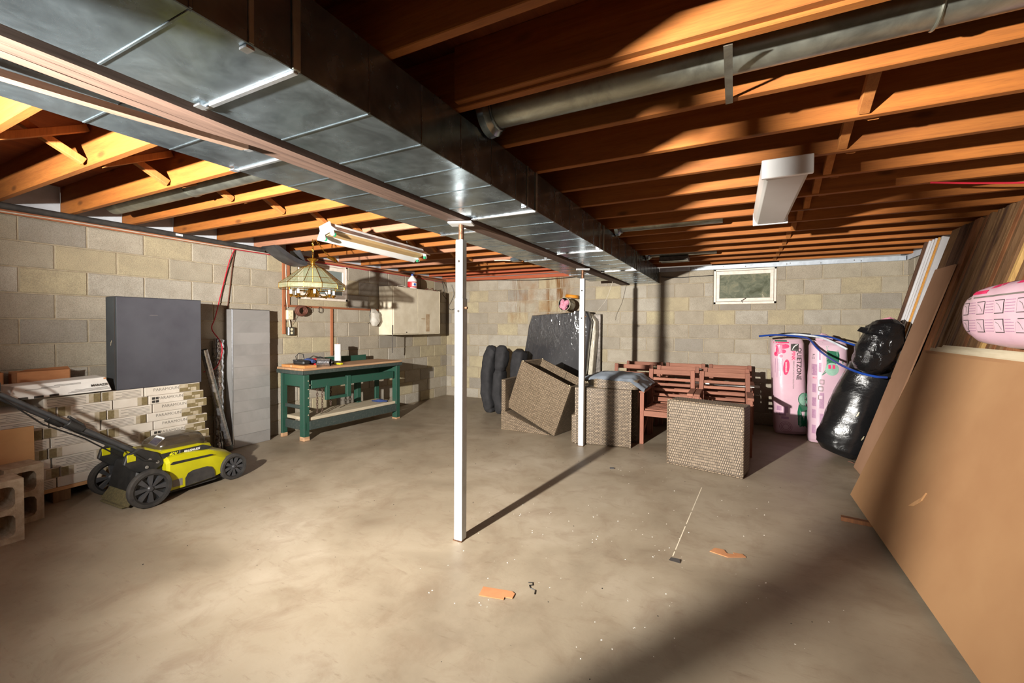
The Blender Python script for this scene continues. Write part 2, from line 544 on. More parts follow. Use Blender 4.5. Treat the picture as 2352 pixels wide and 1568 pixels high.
simple('lilac_print', (176, 134, 160), (160, 118, 146), rough=0.5, ns=90)
simple('yellow_tool', (214, 206, 20), rough=0.4)
simple('orange_lid', (214, 140, 40), (190, 118, 28), rough=0.5, ns=8)
simple('bucket_body', (186, 178, 150), (150, 140, 116), rough=0.5, ns=12)
simple('label_red', (206, 40, 46), rough=0.5)
simple('label_blue', (60, 96, 180), rough=0.5)
simple('gypsum_face', (156, 118, 80), (146, 107, 71), rough=0.85, ns=1.6, bump=0.05, bs=220)
simple('gypsum_face_b', (160, 122, 94), (148, 110, 82), rough=0.85, ns=2)
simple('gypsum_edge', (222, 216, 200), (206, 198, 180), rough=0.9, ns=20)
simple('gypsum_cream', (200, 188, 162), (184, 170, 142), rough=0.85, ns=3)
simple('trim_white', (206, 205, 206), (194, 191, 192), rough=0.4, ns=3)
simple('trim_gold', (206, 150, 72), (190, 132, 58), rough=0.5, ns=60)
simple('chain', (92, 74, 62), (70, 54, 44), rough=0.6, metal=0.6, ns=30)
simple('smoke_cover', (70, 60, 48), rough=0.12)
MAT['smoke_cover'].node_tree.nodes['Principled BSDF'].inputs['Alpha'].default_value = 0.72
simple('chalk', (226, 214, 190), rough=0.9)
simple('chip_white', (236, 230, 220), rough=0.8)
simple('chip_dark', (44, 38, 34), rough=0.9)
simple('grass_dry', (96, 86, 54), (70, 62, 40), rough=1.0, ns=60)
plastic_wrap('black_film', (20, 20, 21), 0.16, 9, 0.7, 0.03)
plastic_wrap('black_film_roll', (22, 22, 23), 0.24, 6, 0.5, 0.016, (1, 1, 2.0))
# clear film drawn tight over dark cloth: streaky folds that catch the lamp
m_, nt_, B_, N_, L_ = nm('stretch_wrap')
B_.inputs['Base Color'].default_value = lin((38, 37, 40)); B_.inputs['Roughness'].default_value = 0.7
B_.inputs['Coat Weight'].default_value = 1.0; B_.inputs['Coat Roughness'].default_value = 0.08; B_.inputs['Coat IOR'].default_value = 1.7
v_ = coords(N_, L_, 'Object', (3.0, 1.0, 0.9)); mp_ = N_.new('ShaderNodeMapping'); mp_.inputs['Rotation'].default_value = (0, .5, 0); L_.new(v_, mp_.inputs['Vector'])
h1_ = noisen(N_, L_, mp_.outputs[0], 5, 2, 0.5, 0.8); h2_ = noisen(N_, L_, v_, 22, 3, 0.6, 0.5)
ad_ = N_.new('ShaderNodeMath'); ad_.operation = 'MULTIPLY_ADD'; ad_.inputs[1].default_value = 0.16; L_.new(h2_, ad_.inputs[0]); L_.new(h1_, ad_.inputs[2])
b_ = N_.new('ShaderNodeBump'); b_.inputs['Strength'].default_value = 1.0; b_.inputs['Distance'].default_value = 0.011
L_.new(ad_.outputs[0], b_.inputs['Height']); L_.new(b_.outputs[0], B_.inputs['Coat Normal'])
plastic_wrap('stretch_wrap_pale', (176, 168, 150), 0.25, 14, 0.7, 0.02, (1, 2.4, 0.5))
plastic_wrap('clear_film', (214, 208, 196), 0.2, 30, 0.9, 0.01, alpha=0.6)
wicker_mat('wicker', (132, 114, 92), (108, 92, 72), (48, 38, 30), 0.030, 0.015)
wicker_mat('wicker_b', (140, 123, 103), (116, 101, 83), (52, 43, 36), 0.018, 0.026)
m_, nt_, B_, N_, L_ = nm('shade_glass')
B_.inputs['Base Color'].default_value = lin((150, 154, 122)); B_.inputs['Roughness'].default_value = 0.12; B_.inputs['Alpha'].default_value = 0.52
m_, nt_, B_, N_, L_ = nm('clear_glass')
B_.inputs['Base Color'].default_value = lin((200, 210, 205)); B_.inputs['Roughness'].default_value = 0.05; B_.inputs['Alpha'].default_value = 0.3
# window pane: dirty glass with the leaves of the yard pressed behind it
m_, nt_, B_, N_, L_ = nm('pane')
B_.inputs['Roughness'].default_value = 0.12
v_ = coords(N_, L_, 'Object', rnd=False)
c_ = ramp(N_, L_, noisen(N_, L_, v_, 7, 6, 0.7, 1.2), [(0.3, (74, 78, 62)), (0.5, (104, 108, 92)), (0.62, (128, 126, 104)), (0.75, (176, 172, 156))])
L_.new(c_, B_.inputs['Base Color'])
m_, nt_, B_, N_, L_ = nm('pane_blue')
B_.inputs['Base Color'].default_value = lin((120, 130, 128)); B_.inputs['Roughness'].default_value = 0.1

# ================================================================== STRUCTURE
XL, XR, YB, YF = -4.994, 1.895, 6.94, -3.2
ZJ = 2.25          # underside of the joists
ZS = 2.485         # underside of the subfloor

# floor slab
floor = struct(MB().box(XL - 0.2, XR + 0.2, YF, YB + 0.2, -0.12, 0).build('floor', 'concrete_floor', loc=(0, 0, 0)))
ch = MB()
a, b = Vector((-0.225, 3.98, 0)), Vector((-0.305, 2.70, 0))
for t0, t1 in ((0, .42), (.44, .62), (.65, .93), (.95, 1)):
    p, q = a.lerp(b, t0), a.lerp(b, t1)
    ch.add([p + Vector((-.003, 0, .0008)), p + Vector((.003, 0, .0008)), q + Vector((.003, 0, .0008)), q + Vector((-.003, 0, .0008))], [(0, 1, 2, 3)])
ch.build('chalk_line', 'chalk', floor)

# block walls: mortar core + every block in view a piece of its own
CZ = [-0.029 + 0.2032 * k for k in range(12)]      # bed joints
ZT = 2.195
BL = 0.4064
block_cache = {}


def block_mesh(lx, hz):
    k = (round(lx, 3), round(hz, 3))
    if k not in block_cache:
        m = MB()
        a_, b_ = lx / 2, hz / 2; e = 0.0045; d = 0.007
        m.add([(-a_, 0.02, -b_), (a_, 0.02, -b_), (a_, 0.02, b_), (-a_, 0.02, b_),
               (-a_, -d + e, -b_), (a_, -d + e, -b_), (a_, -d + e, b_), (-a_, -d + e, b_),
               (-a_ + e, -d, -b_ + e), (a_ - e, -d, -b_ + e), (a_ - e, -d, b_ - e), (-a_ + e, -d, b_ - e)],
              [(0, 1, 5, 4), (1, 2, 6, 5), (2, 3, 7, 6), (3, 0, 4, 7), (4, 5, 9, 8), (5, 6, 10, 9), (6, 7, 11, 10), (7, 4, 8, 11), (8, 9, 10, 11)])
        o = m.build('block', 'block', loc=(0, 0, 0))
        block_cache[k] = o.data
        bpy.data.objects.remove(o)
    return block_cache[k]


def block_wall(wall, u0, u1, phase, place, holes, first=0):
    """place(u, z) -> (location, rotz); runs along u, mortar gap 10 mm"""
    g = 0.010
    for r in range(11):
        z0, z1 = max(CZ[r], 0.0), min(CZ[r + 1], ZT)
        if z1 - z0 < 0.03: continue
        off = phase + (BL / 2 if r % 2 else 0)
        k = math.floor((u0 - off) / BL)
        segs = []
        while off + k * BL < u1:
            s0, s1 = max(off + k * BL, u0), min(off + (k + 1) * BL, u1); k += 1
            if s1 - s0 > 0.05: segs.append((s0, s1, z0, z1))
        for s0, s1, za, zb in segs:
            pcs = [(s0, s1, za, zb)]
            for (h0, h1, hz0, hz1) in holes:
                nx_ = []
                for (p0, p1, q0, q1) in pcs:
                    if p1 <= h0 or p0 >= h1 or q1 <= hz0 or q0 >= hz1:
                        nx_.append((p0, p1, q0, q1)); continue
                    if p0 < h0: nx_.append((p0, h0, q0, q1))
                    if p1 > h1: nx_.append((h1, p1, q0, q1))
                    m0, m1 = max(p0, h0), min(p1, h1)
                    if q0 < hz0: nx_.append((m0, m1, q0, hz0))
                    if q1 > hz1: nx_.append((m0, m1, hz1, q1))
                pcs = nx_
            for (p0, p1, q0, q1) in pcs:
                lx, hz = p1 - p0 - g, q1 - q0 - g
                if lx < 0.03 or hz < 0.025: continue
                ob = bpy.data.objects.new('block', block_mesh(lx, hz)); col.objects.link(ob)
                l_, rz = place((p0 + p1) / 2, (q0 + q1) / 2)
                ob.location = l_; ob.rotation_euler = (0, 0, rz); ob.parent = wall


WB = (-0.277, 0.514, 1.687, ZT + .1)      # window hole, back wall (x, z)
WL = (3.706, 4.505, 1.692, ZT + .1)       # window hole, left wall (y, z)
wl = MB().box(XL - 0.2, XL, YF, WL[0], 0, ZT).box(XL - 0.2, XL, WL[1], YB + 0.2, 0, ZT).box(XL - 0.2, XL, WL[0], WL[1], 0, WL[2])
wall_left = struct(wl.build('wall_left', 'mortar', loc=(XL, 0, 0)))
block_wall(wall_left, -0.9, YB, 1.263 - BL / 2 * 0, lambda u, z: ((0.0, u, z), PI / 2), [WL])
wb = MB().box(XL, WB[0], YB, YB + 0.2, 0, ZT).box(WB[1], XR + 0.2, YB, YB + 0.2, 0, ZT).box(WB[0], WB[1], YB, YB + 0.2, 0, WB[2])
wall_back = struct(wb.build('wall_back', 'mortar', loc=(0, YB, 0)))
block_wall(wall_back, XL, XR, XL + 0.33, lambda u, z: ((u, 0.0, z), 0), [WB])
wall_right = struct(MB().box(XR, XR + 0.2, YF, YB, 0, ZT).build('wall_right', 'mortar', loc=(XR, 0, 0)))
block_wall(wall_right, 2.2, YB, YB - 0.2, lambda u, z: ((0.0, u, z), -PI / 2), [])
# unseen end behind the viewer: right half left open to admit world fill light
wall_front = struct(MB().box(XL - 0.2, -1.6, YF - 0.2, YF, 0, ZS + .04).build('wall_front', 'wall_paint', loc=(0, YF, 0)))

# ceiling: subfloor with joists, rim boards and bridging as its pieces
ceiling = struct(MB().box(XL - 0.2, XR + 0.2, YF, YB + 0.2, ZS, ZS + 0.04).build('ceiling', 'subfloor', loc=(0, 0, ZS)))
JY = [1.10 + 0.4064 * k for k in range(-10, 15)]
JT = 0.038
jl = MB().box(-3.43 / 2, 3.43 / 2, 0, JT, 0, ZS - ZJ).build('joist', 'joist', ceiling, world=False, bev=0.003)
jl.location = (XL + 3.43 / 2 + .002, JY[0], ZJ - ZS)
jr = MB().box(-3.45 / 2, 3.45 / 2, 0, JT, 0, ZS - ZJ).build('joist', 'joist', ceiling, world=False, bev=0.003)
jr.location = (XR - 3.45 / 2 - .002, JY[0] + 0.0385, ZJ - ZS)
jl_r = jl.data.copy(); jl_r.materials.clear(); jl_r.materials.append(MAT['joist_red'])
jl_g = jl.data.copy(); jl_g.materials.clear(); jl_g.materials.append(MAT['joist_grey'])
for k, y in enumerate(JY[1:], 1):
    o = inst(jl, 'joist', ceiling, (jl.location.x, y, jl.location.z))
    if y > 6.3: o.data = jl_r
    elif k in (15, 18, 20): o.data = jl_g
    inst(jr, 'joist', ceiling, (jr.location.x, y - 0.012 if y > 0 else y, jr.location.z))
# a second board sistered to one joist on the right
MB().box(-1.02, 1.5, 1.464, 1.500, 2.262, ZS).build('joist', 'joist', ceiling, bev=0.003)
for y in JY:
    if y > -0.5:
        MB().box(XL - .02, XL + 0.012, y + JT + .004, y + 0.4064 - .004, ZJ - 0.055, ZS).build('rim_board', 'rim_white', ceiling)
        MB().box(XR - 0.012, XR + .02, y + JT + .03, y + 0.4064 + .02, ZJ - 0.055, ZS).build('rim_board', 'rim_white', ceiling)
# bridging between the joists
def bridge(x, y, s, flip, mat='bridging'):
    y0, y1 = y + JT, y + 0.4064
    z0, z1 = (ZJ + 0.02, ZS - 0.035) if flip else (ZS - 0.035, ZJ + 0.02)
    MB().bar((x, y0 + .012, z0), (x, y1 - .012, z1), 0.038, 0.040, (1, 0, 0)).build('bridging', mat, ceiling, bev=0.002)
for y in JY:
    if 0.5 < y < 5.2:
        bridge(-3.28, y, 1, False); bridge(-3.235, y, 1, True)
for y in JY:
    if 1.8 < y < 6.5:
        bridge(0.47, y, 1, False)
        if y > 2.0: bridge(0.52, y, 1, True)

# sill plates and the metal channel on top of the block walls
ledger = MB().box(XL - .15, XL + 0.022, YF, YB, ZT, ZJ - 0.001)
struct(ledger.build('trim_1', 'strip_wood_y', loc=(XL, 0, ZT)))
struct(MB().box(XL + .03, -1.05, YB - 0.055, YB + .15, ZT - .002, ZJ - 0.001).build('trim_2', 'joist_red', loc=(0, YB, ZT), bev=.003))
chn = MB().box(-1.02, 1.86, YB - 0.022, YB + .15, ZT - 0.008, ZJ - 0.001)
trim3 = struct(chn.build('trim_3', 'channel', loc=(0, YB, ZT), bev=.004))
MB().box(-0.585, -0.578, YB - 0.0235, YB - .02, ZT - 0.006, ZJ - 0.003).build('channel_joint', 'steel_dark', trim3)
for x in (-.55, -.5, -.15, .13, .62, .66, 1.0, 1.35, 1.42):
    MB().lathe([(0.0, 0.003), (.006, .002), (.007, 0)], 8, Matrix.Translation((x, YB - .022, ZT + .022 + .01 * math.sin(x * 30))) @ Matrix.Rotation(PI / 2, 4, 'X')).build('screw_head', 'steel_dark', trim3)
struct(MB().box(XR - .022, XR + .15, YF, YB, ZT, ZJ - 0.001).build('trim_4', 'rim_white', loc=(XR, 0, ZT)))

# windows
def win(name, parent_loc, M, W, h, pane, fr=0.065):
    o = MB()
    o.box(-W / 2, W / 2, -0.012, 0.06, 0, fr * .5, M).box(-W / 2, W / 2, -0.012, 0.06, h - fr * .35, h, M)
    o.box(-W / 2, -W / 2 + fr * .45, -0.012, 0.06, 0, h, M).box(W / 2 - fr * .45, W / 2, -0.012, 0.06, 0, h, M)
    win_o = struct(o.build(name, 'window_frame', loc=parent_loc, bev=.003))
    s = MB(); a0 = fr * .45 + .004
    for (x0, x1, z0, z1) in ((-W / 2 + a0, W / 2 - a0, fr * .5 + .004, fr * .5 + .05), (-W / 2 + a0, W / 2 - a0, h - fr * .35 - .055, h - fr * .35 - .004),
                             (-W / 2 + a0, -W / 2 + a0 + .042, fr * .5 + .05, h - fr * .35 - .055), (W / 2 - a0 - .042, W / 2 - a0, fr * .5 + .05, h - fr * .35 - .055)):
        s.box(x0, x1, -0.006, 0.035, z0, z1, M)
    sash = s.build('sash', 'window_frame', win_o, bev=.003)
    MB().box(-W / 2 + a0 + .04, W / 2 - a0 - .04, 0.012, 0.02, fr * .5 + .048, h - fr * .35 - .05, M).build('pane', pane, win_o)
    return win_o, sash
w1, s1 = win('window_1', (.12, YB, 1.69), Matrix.Translation(((WB[0] + WB[1]) / 2, YB, WB[2])), WB[1] - WB[0] - .012, ZT - .012 - WB[2], 'pane')
hd = MB().tube([(0.10, YB - .012, 1.705), (0.085, YB - .03, 1.735), (0.10, YB - .035, 1.738), (0.135, YB - .03, 1.765), (0.14, YB - .02, 1.768)], 0.004, 6)
hd.build('latch', 'steel_dark', w1, smooth=True)
struct(MB().box(WB[0] - .03, WB[1] + .03, YB + .12, YB + .14, WB[2] - .1, ZT + .1).build('window_1_back', 'dark_grey', w1))
w2, s2 = win('window_2', (XL, 4.1, 1.7), Matrix.Translation((XL, (WL[0] + WL[1]) / 2, WL[2])) @ Matrix.Rotation(PI / 2, 4, 'Z'), WL[1] - WL[0] - .012, ZT - .012 - WL[2], 'pane_blue')

# concrete sill block strip under the left window reads as a lighter course: plain block already there

# ------------------------------------------------------------------ beam, posts
beam = thing('support_beam', 'built-up weathered timber beam running between the two metal ducts', 'beam', (-1.543, 2.0, 2.006))
for i in range(3):
    x0 = -1.602 + i * 0.0395
    q = MB(); n = 26; zb = []
    for j in range(n + 1):
        y = -2.9 + (6.90 + 2.9) * j / n
        zb.append((y, 2.008 + 0.003 * noise.noise(Vector((y * 3, i * 7.1, 0)))))
    rr = [[Vector((x0, y, z)), Vector((x0 + .0375, y, z + .001)), Vector((x0 + .0375, y, ZJ - .002)), Vector((x0, y, ZJ - .002))] for y, z in zb]
    q.rings(rr).build('beam_plank', 'beam_wood', beam)
# split strip peeling away from the near part of the beam
q = MB(); rr = []
for j in range(17):
    y = 0.05 + 0.92 * j / 16; t = j / 16
    x = -1.735 + 0.118 * t ** 1.6; z = 1.985 + 0.012 * t
    wd = 0.045
    rr.append([Vector((x, y, z)), Vector((x + wd, y, z - .004)), Vector((x + wd, y, z + .016)), Vector((x, y, z + .018))])
q.rings(rr)
tag(q.build('split_plank', 'beam_pale', loc=(-1.66, .5, 1.985)), 'pale splintered strip of wood peeling off the near end of the beam', 'plank')


def post(x, y, label, near=True, rz=0.0):
    t = thing('support_post', label, 'post', (x, y, 0), (0, 0, rz), 'posts under the beam')
    B_ = lambda *a: MB().box(*a)
    zt = 1.53
    B_(-.029, .029, -.029, .029, 0.004, zt).build('lower_tube', 'post_paint', t, world=False, bev=.003)
    B_(-.0255, .0255, -.0255, .0255, zt - .02, 1.895).build('upper_tube', 'post_paint', t, world=False, bev=.003)
    MB().lathe([(.0, 1.895), (.017, 1.895), (.017, 1.99), (0, 1.99)], 14).build('jack_screw', 'rusty', t, world=False, smooth=True)
    B_(-.075, .075, -.05, .05, 1.992, 2.0035).build('top_plate', 'white_enamel', t, world=False, rot=(0, 0, 0.35), bev=.002)
    B_(-.033, .033, -.033, .033, 0.0, 0.006).build('base_plate', 'rusty', t, world=False)
    for z in (1.45, 1.76):
        MB().lathe([(0, .001), (.009, .001), (.009, 0)], 12, Matrix.Translation((0, -.0262 if z > zt else -.0296, z)) @ Matrix.Rotation(PI / 2, 4, 'X')).build('pin_hole', 'chip_dark', t, world=False)
    MB().tube([(.029, 0, zt - .06), (.047, 0, zt - .06)], 0.008, 8).build('pin', 'rusty', t, world=False)
    return t
post(-1.533, 2.285, 'white square steel post standing nearest, alone on the open floor')
post(-1.531, 4.733, 'white square steel post in front of the wicker furniture')
post(-1.497, -0.163, 'white square steel post outside the view beside the camera')

# ------------------------------------------------------------------ ducts
def duct(name, label, x0, x1, z0, z1, y0, y1, joints, side, mat):
    t = thing(name, label, 'duct', ((x0 + x1) / 2, (y0 + y1) / 2, z0))
    ys = [y0] + [j for j in joints if y0 < j < y1] + [y1]
    for a_, b_ in zip(ys[:-1], ys[1:]):
        m = MB().box(x0, x1, a_ + .002, b_ - .002, z0, z1)
        m.build('duct_section', mat, t, bev=.002)
        n = max(1, int((b_ - a_) / .245))
        for i in range(1, n):
            y = a_ + (b_ - a_) * i / n; rb = MB()
            rb.box(x0 + .002, x1 - .002, y - .004, y + .004, z0 - .0022, z0 + .001).build('stiffening_bead', mat, t, bev=.0015)
            rb = MB(); xs = x1 if side > 0 else x0
            rb.box(xs - .001 if side > 0 else xs - .0022, xs + .0022 if side > 0 else xs + .001, y - .004, y + .004, z0 + .003, z1 - .003).build('stiffening_bead', mat, t, bev=.0015)
    for j in joints:
        if not y0 < j < y1: continue
        c = MB().box(x0 - .001, x1 + .001, j - .008, j + .008, z0 - .007, z0 + .001)
        c.build('drive_cleat', 'cleat', t, bev=.002)
        xs = x1 if side > 0 else x0
        MB().box(xs - .001, xs + .006, j - .012, j + .012, z0, z1).build('slip_cleat', 'galv_dull', t, bev=.002)
        MB().box(xs - .001, xs + .004, j - .125, j - .112, z0 + .002, z1).build('slip_cleat', 'galv_dull', t, bev=.001)
        # bent tabs
        MB().box(x0 + .005, x0 + .035, j - .03, j - .004, z0 - .011, z0 - .006).build('bent_tab', 'cleat', t)
        MB().box(x1 - .03, x1 - .002, j - .128, j - .108, z0 - .008, z0 - .002).build('bent_tab', 'cleat', t)
    return t
duct('air_duct', 'wide galvanized sheet metal duct on the right side of the beam', -1.455, -1.029, 2.022, ZJ - .008, -2.6, 6.93, [-.72, .76, 2.30, 3.75, 5.2], 1, 'galv')
duct('air_duct', 'narrower galvanized sheet metal duct on the left side of the beam', -1.93, -1.63, 2.026, ZJ - .008, -2.6, 6.30, [-.35, 1.135, 2.62, 4.05, 5.4], -1, 'galv')


def round_duct(label, x0, x1, y, z, r, mat='galv_dull', boot=None, hang=(), seams=()):
    t = thing('round_duct', label, 'duct pipe', ((x0 + x1) / 2, y, z))
    m = MB().tube([(x0, y, z), (x1, y, z)], r, 28, cap=False)
    m.tube([(x1, y, z), (x0, y, z)], r - .002, 28, cap=False)
    m.build('pipe', mat, t, smooth=True)
    if boot == 'r':
        MB().lathe([(r + .035, 0), (r + .03, .03), (r + .012, .045), (r + .002, .06)], 24, Matrix.Translation((x0, y, z)) @ Matrix.Rotation(PI / 2, 4, 'Y')).build('collar', 'galv', t, smooth=True)
        MB().tube([(x0 + .055, y + (r + .006) * math.cos(q_), z + (r + .006) * math.sin(q_)) for q_ in [2 * PI * k / 24 for k in range(24)]], .006, 6, closed=True).build('bead', 'galv', t, smooth=True)
    for x in hang:
        MB().box(x - .013, x + .013, y - .20, y + .20, ZJ - .005, ZJ - .0025).build('hanger_strap', 'galv_dull', t)
    for x in seams:
        MB().tube([(x, y + (r + .002) * math.cos(2 * PI * k / 24), z + (r + .002) * math.sin(2 * PI * k / 24)) for k in range(24)], .005, 6, closed=True).build('joint_ring', mat, t, smooth=True)
    return t
round_duct('round galvanized pipe between the joists at top right, nearest the viewer', -1.02, 1.88, 1.735, 2.335, .076, boot='r', hang=(-.03,), seams=(.52,))
round_duct('round galvanized pipe stub between joists midway along the large duct', -1.02, -.10, 4.17, 2.325, .066, boot='r')
round_duct('round galvanized pipe stub in the joist bay nearest the far wall', -1.02, -.2, 5.80, 2.315, .066, boot='r')
round_duct('round galvanized pipe between the joists on the left side', -4.55, -1.96, 1.70, 2.335, .076, seams=(-3.4,))
t = thing('duct_damper_box', 'small dark metal box hanging beside the large duct near far wall', 'metal box', (-.70, 5.9, 2.17))
MB().box(-.86, -.52, 5.78, 5.98, 2.19, 2.245).build('box_body', 'steel_dark', t, bev=.004)
MB().tube([(-.86, 5.77, 2.185), (-.52, 5.77, 2.185)], .008, 8).build('box_rim', 'galv_dull', t)
t = thing('junction_box', 'galvanized junction box fixed under the joists left of the second post', 'junction box', (-2.55, 5.1, 2.19))
MB().box(-2.62, -2.50, 5.05, 5.15, 2.205, ZJ).build('box_body', 'galv', t, bev=.003)
MB().box(-2.50, -2.36, 5.07, 5.13, 2.222, ZJ - .002).build('box_bracket', 'galv_dull', t, bev=.002)
MB().tube([(-2.62, 5.1, 2.22), (-2.75, 5.12, 2.235), (-2.9, 5.13, 2.243)], .008, 8).build('conduit', 'cable_white', t, smooth=True)

# ------------------------------------------------------------------ ceiling lights
t = thing('strip_light', 'white fluorescent shop light without tubes hanging on the left side', 'light fixture', (-2.98, 3.1, 2.075), (0, -.30, .07))
Lh = .66
prof = [(-.112, -.004), (-.104, -.004), (-.05, .058), (.05, .058), (.104, -.004), (.112, -.004), (.064, .072), (-.064, .072)]
def prof_y(pr_, y0, y1):
    return MB().rings([[Vector((px, y0, pz)) for px, pz in pr_], [Vector((px, y1, pz)) for px, pz in pr_]])
prof_y([(-.112, .006), (-.100, .010), (-.045, .046), (.045, .046), (.100, .010), (.112, .006), (.064, .062), (-.064, .062)], -Lh, Lh).build('reflector', 'white_enamel', t, world=False)
MB().box(-.036, .036, -Lh + .03, Lh - .03, .020, .0455).build('ballast_cover', 'tan_reflector', t, world=False, bev=.004)
MB().box(-.05, .05, -Lh + .01, Lh - .01, .0625, .10).build('channel_box', 'white_enamel', t, world=False, bev=.004)
MB().box(-.06, .06, -Lh - .002, -Lh + .012, .022, .105).build('end_cap', 'white_enamel', t, world=False, bev=.003)
for e in (-1, 1):
    for x in (-.05, .05):
        MB().box(x - .014, x + .014, e * (Lh - .012) - .012, e * (Lh - .012) + .012, -.012, .052).build('lamp_holder', 'white_plastic', t, world=False, bev=.004)
        MB().lathe([(0, .004), (.015, .004), (.017, -.004), (0, -.004)], 14, Matrix.Translation((x, e * (Lh - .030), -.002)) @ Matrix.Rotation(PI / 2, 4, 'X')).build('tube_contact', 'green_cap', t, world=False, smooth=True)
for y in (-.45, .45):
    MB().tube([(0, y, .10), (0.0, y, .17)], .003, 6).build('hanger_wire', 'steel_dark', t, world=False)
t = thing('wraparound_light', 'white wraparound ceiling light with plain diffuser on the right side', 'light fixture', (.235, 3.29, 2.155), (0, 0, .0))
MB().rings([[Vector((x, y, z)) for x, z in ((-.115, .094), (-.115, .06), (-.10, .012), (-.085, .0), (.085, .0), (.10, .012), (.115, .06), (.115, .094))] for y in (-.585, .585)]).build('diffuser', 'diffuser', t, world=False, bev=.002)
for e in (-1, 1):
    MB().box(-.116, .116, e * .60 - .012, e * .60 + .012, -.004, .0945).build('end_plate', 'white_enamel', t, world=False, bev=.003)
MB().box(-.108, .108, -.6, .6, .085, .0945).build('housing', 'white_enamel', t, world=False)

# pipes and cables along the left wall
tag(MB().tube([(-4.80, -.6, 2.222), (-4.80, 1.24, 2.222), (-4.80, 2.0, 2.219), (-4.80, 2.7, 2.212), (-4.80, 3.13, 2.205)], .024, 14).build('drain_pipe', 'dark_rubber', loc=(-4.80, 1.5, 2.22), smooth=True),
    'long black foam-covered pipe under the joists along the left wall', 'pipe')
MB().box(-4.7765, -4.7755, 2.24, 2.30, 2.207, 2.226).build('sticker', 'white_print', bpy.data.objects['drain_pipe'])
t = thing('plastic_scoop', 'curved black plastic scoop hanging under joists at the pipe end', 'plastic part', (-4.72, 3.36, 2.1))
q = MB()
arc = [(3.10 + .42 * k / 8, 2.235 - .17 * math.sin(PI / 2 * k / 8)) for k in range(9)]
q.rings([[Vector((-4.80, y, z)), Vector((-4.58, y, z)), Vector((-4.58, y + .01, z + .012)), Vector((-4.80, y + .01, z + .012))] for y, z in arc])
q.build('scoop_tray', 'dark_grey', t, smooth=True)
for x in (-4.80, -4.58):
    q = MB(); q.rings([[Vector((x - .006, y, z)), Vector((x + .006, y, z)), Vector((x + .006, y + .01, min(z + .05, 2.246))), Vector((x - .006, y + .01, min(z + .05, 2.246)))] for y, z in arc]).build('scoop_rim', 'dark_grey', t, smooth=True)
MB().add([(-4.80, 3.52, 2.07), (-4.58, 3.52, 2.07), (-4.60, 3.44, 2.243), (-4.78, 3.44, 2.243), (-4.80, 3.532, 2.07), (-4.58, 3.532, 2.07), (-4.60, 3.452, 2.243), (-4.78, 3.452, 2.243)],
         [(0, 1, 2, 3), (7, 6, 5, 4), (0, 4, 5, 1), (1, 5, 6, 2), (2, 6, 7, 3), (3, 7, 4, 0)]).build('scoop_end', 'dark_grey', t)


def cable(name, label, pts, r, mat, sub=6, cat='cable', group=None):
    """smooth tube through pts (Catmull-Rom)"""
    P = [Vector(p) for p in pts]; out = []
    for i in range(len(P) - 1):
        p0, p1, p2, p3 = P[max(i - 1, 0)], P[i], P[i + 1], P[min(i + 2, len(P) - 1)]
        for k in range(sub):
            u = k / sub
            out.append(0.5 * ((2 * p1) + (p2 - p0) * u + (2 * p0 - 5 * p1 + 4 * p2 - p3) * u * u + (3 * p1 - p0 - 3 * p2 + p3) * u ** 3))
    out.append(P[-1])
    o = MB().tube(out, r, 7).build(name, mat, loc=tuple(P[0]), smooth=True)
    return tag(o, label, cat, group)
xw = XL + .028
cable('electric_cable', 'white electric cable stapled along the ledger of the left wall', [(xw, -.5, 2.213), (xw + .003, 1.0, 2.206), (xw, 1.7, 2.212), (xw + .002, 2.6, 2.203), (xw, 3.45, 2.207)], .005, 'cable_white')
cable('electric_cable', 'black electric cable sagging along top of the left wall', [(xw + .006, -.5, 2.236), (xw + .006, 1.5, 2.230), (xw + .004, 2.6, 2.234), (xw + .006, 3.8, 2.226), (xw + .006, 4.9, 2.232), (xw + .006, 6.2, 2.222), (xw + .01, 6.8, 2.225)], .006, 'cable_black')
cable('electric_cable', 'red electric cable running along top of wall toward the far corner', [(xw + .016, 2.85, 2.190), (xw + .012, 3.6, 2.192), (xw + .01, 4.7, 2.186), (xw + .012, 6.0, 2.186), (xw + .02, 6.75, 2.17)], .005, 'cable_red')
cable('electric_cable', 'red cable hanging down the left wall beside the dark box', [(XL + .03, 2.897, 2.185), (XL + .035, 2.84, 2.05), (XL + .03, 2.769, 1.757), (XL + .05, 2.68, 1.43), (XL + .06, 2.640, 1.308), (XL + .145, 2.68, 1.17), (XL + .15, 2.69, 1.05), (XL + .15, 2.63, .90), (XL + .17, 2.50, .868)], .0055, 'cable_red')
cable('electric_cable', 'thin dark cable hanging down the left wall behind the red one', [(XL + .02, 2.91, 2.185), (XL + .02, 2.88, 2.0), (XL + .02, 2.85, 1.75), (XL + .02, 2.82, 1.50)], .005, 'cable_brown')
cable('electric_cable', 'black cable sagging under the joists along the far wall', [(-4.6, YB - .06, 2.21), (-3.9, YB - .07, 2.19), (-3.1, YB - .06, 2.155), (-2.5, YB - .06, 2.168), (-1.9, YB - .05, 2.20)], .006, 'cable_black')
cable('electric_cable', 'thin black cable from duct to the small window', [(-1.0, YB - .02, 2.115), (-.75, YB - .02, 2.095), (-.5, YB - .02, 2.10), (-.28, YB - .02, 2.105)], .005, 'cable_black')
cable('electric_cable', 'thin tan wire hanging from the beam to the wrapped furniture', [(-1.56, 6.2, 2.0), (-1.62, 6.1, 1.75), (-1.7, 5.95, 1.58), (-1.72, 5.85, 1.50)], .003, 'cable_white')
cable('electric_cable', 'red cable drooping under the joists at upper right', [(1.05, 3.52, 2.246), (1.3, 3.55, 2.215), (1.55, 3.6, 2.205), (1.8, 3.62, 2.246)], .006, 'cable_red')
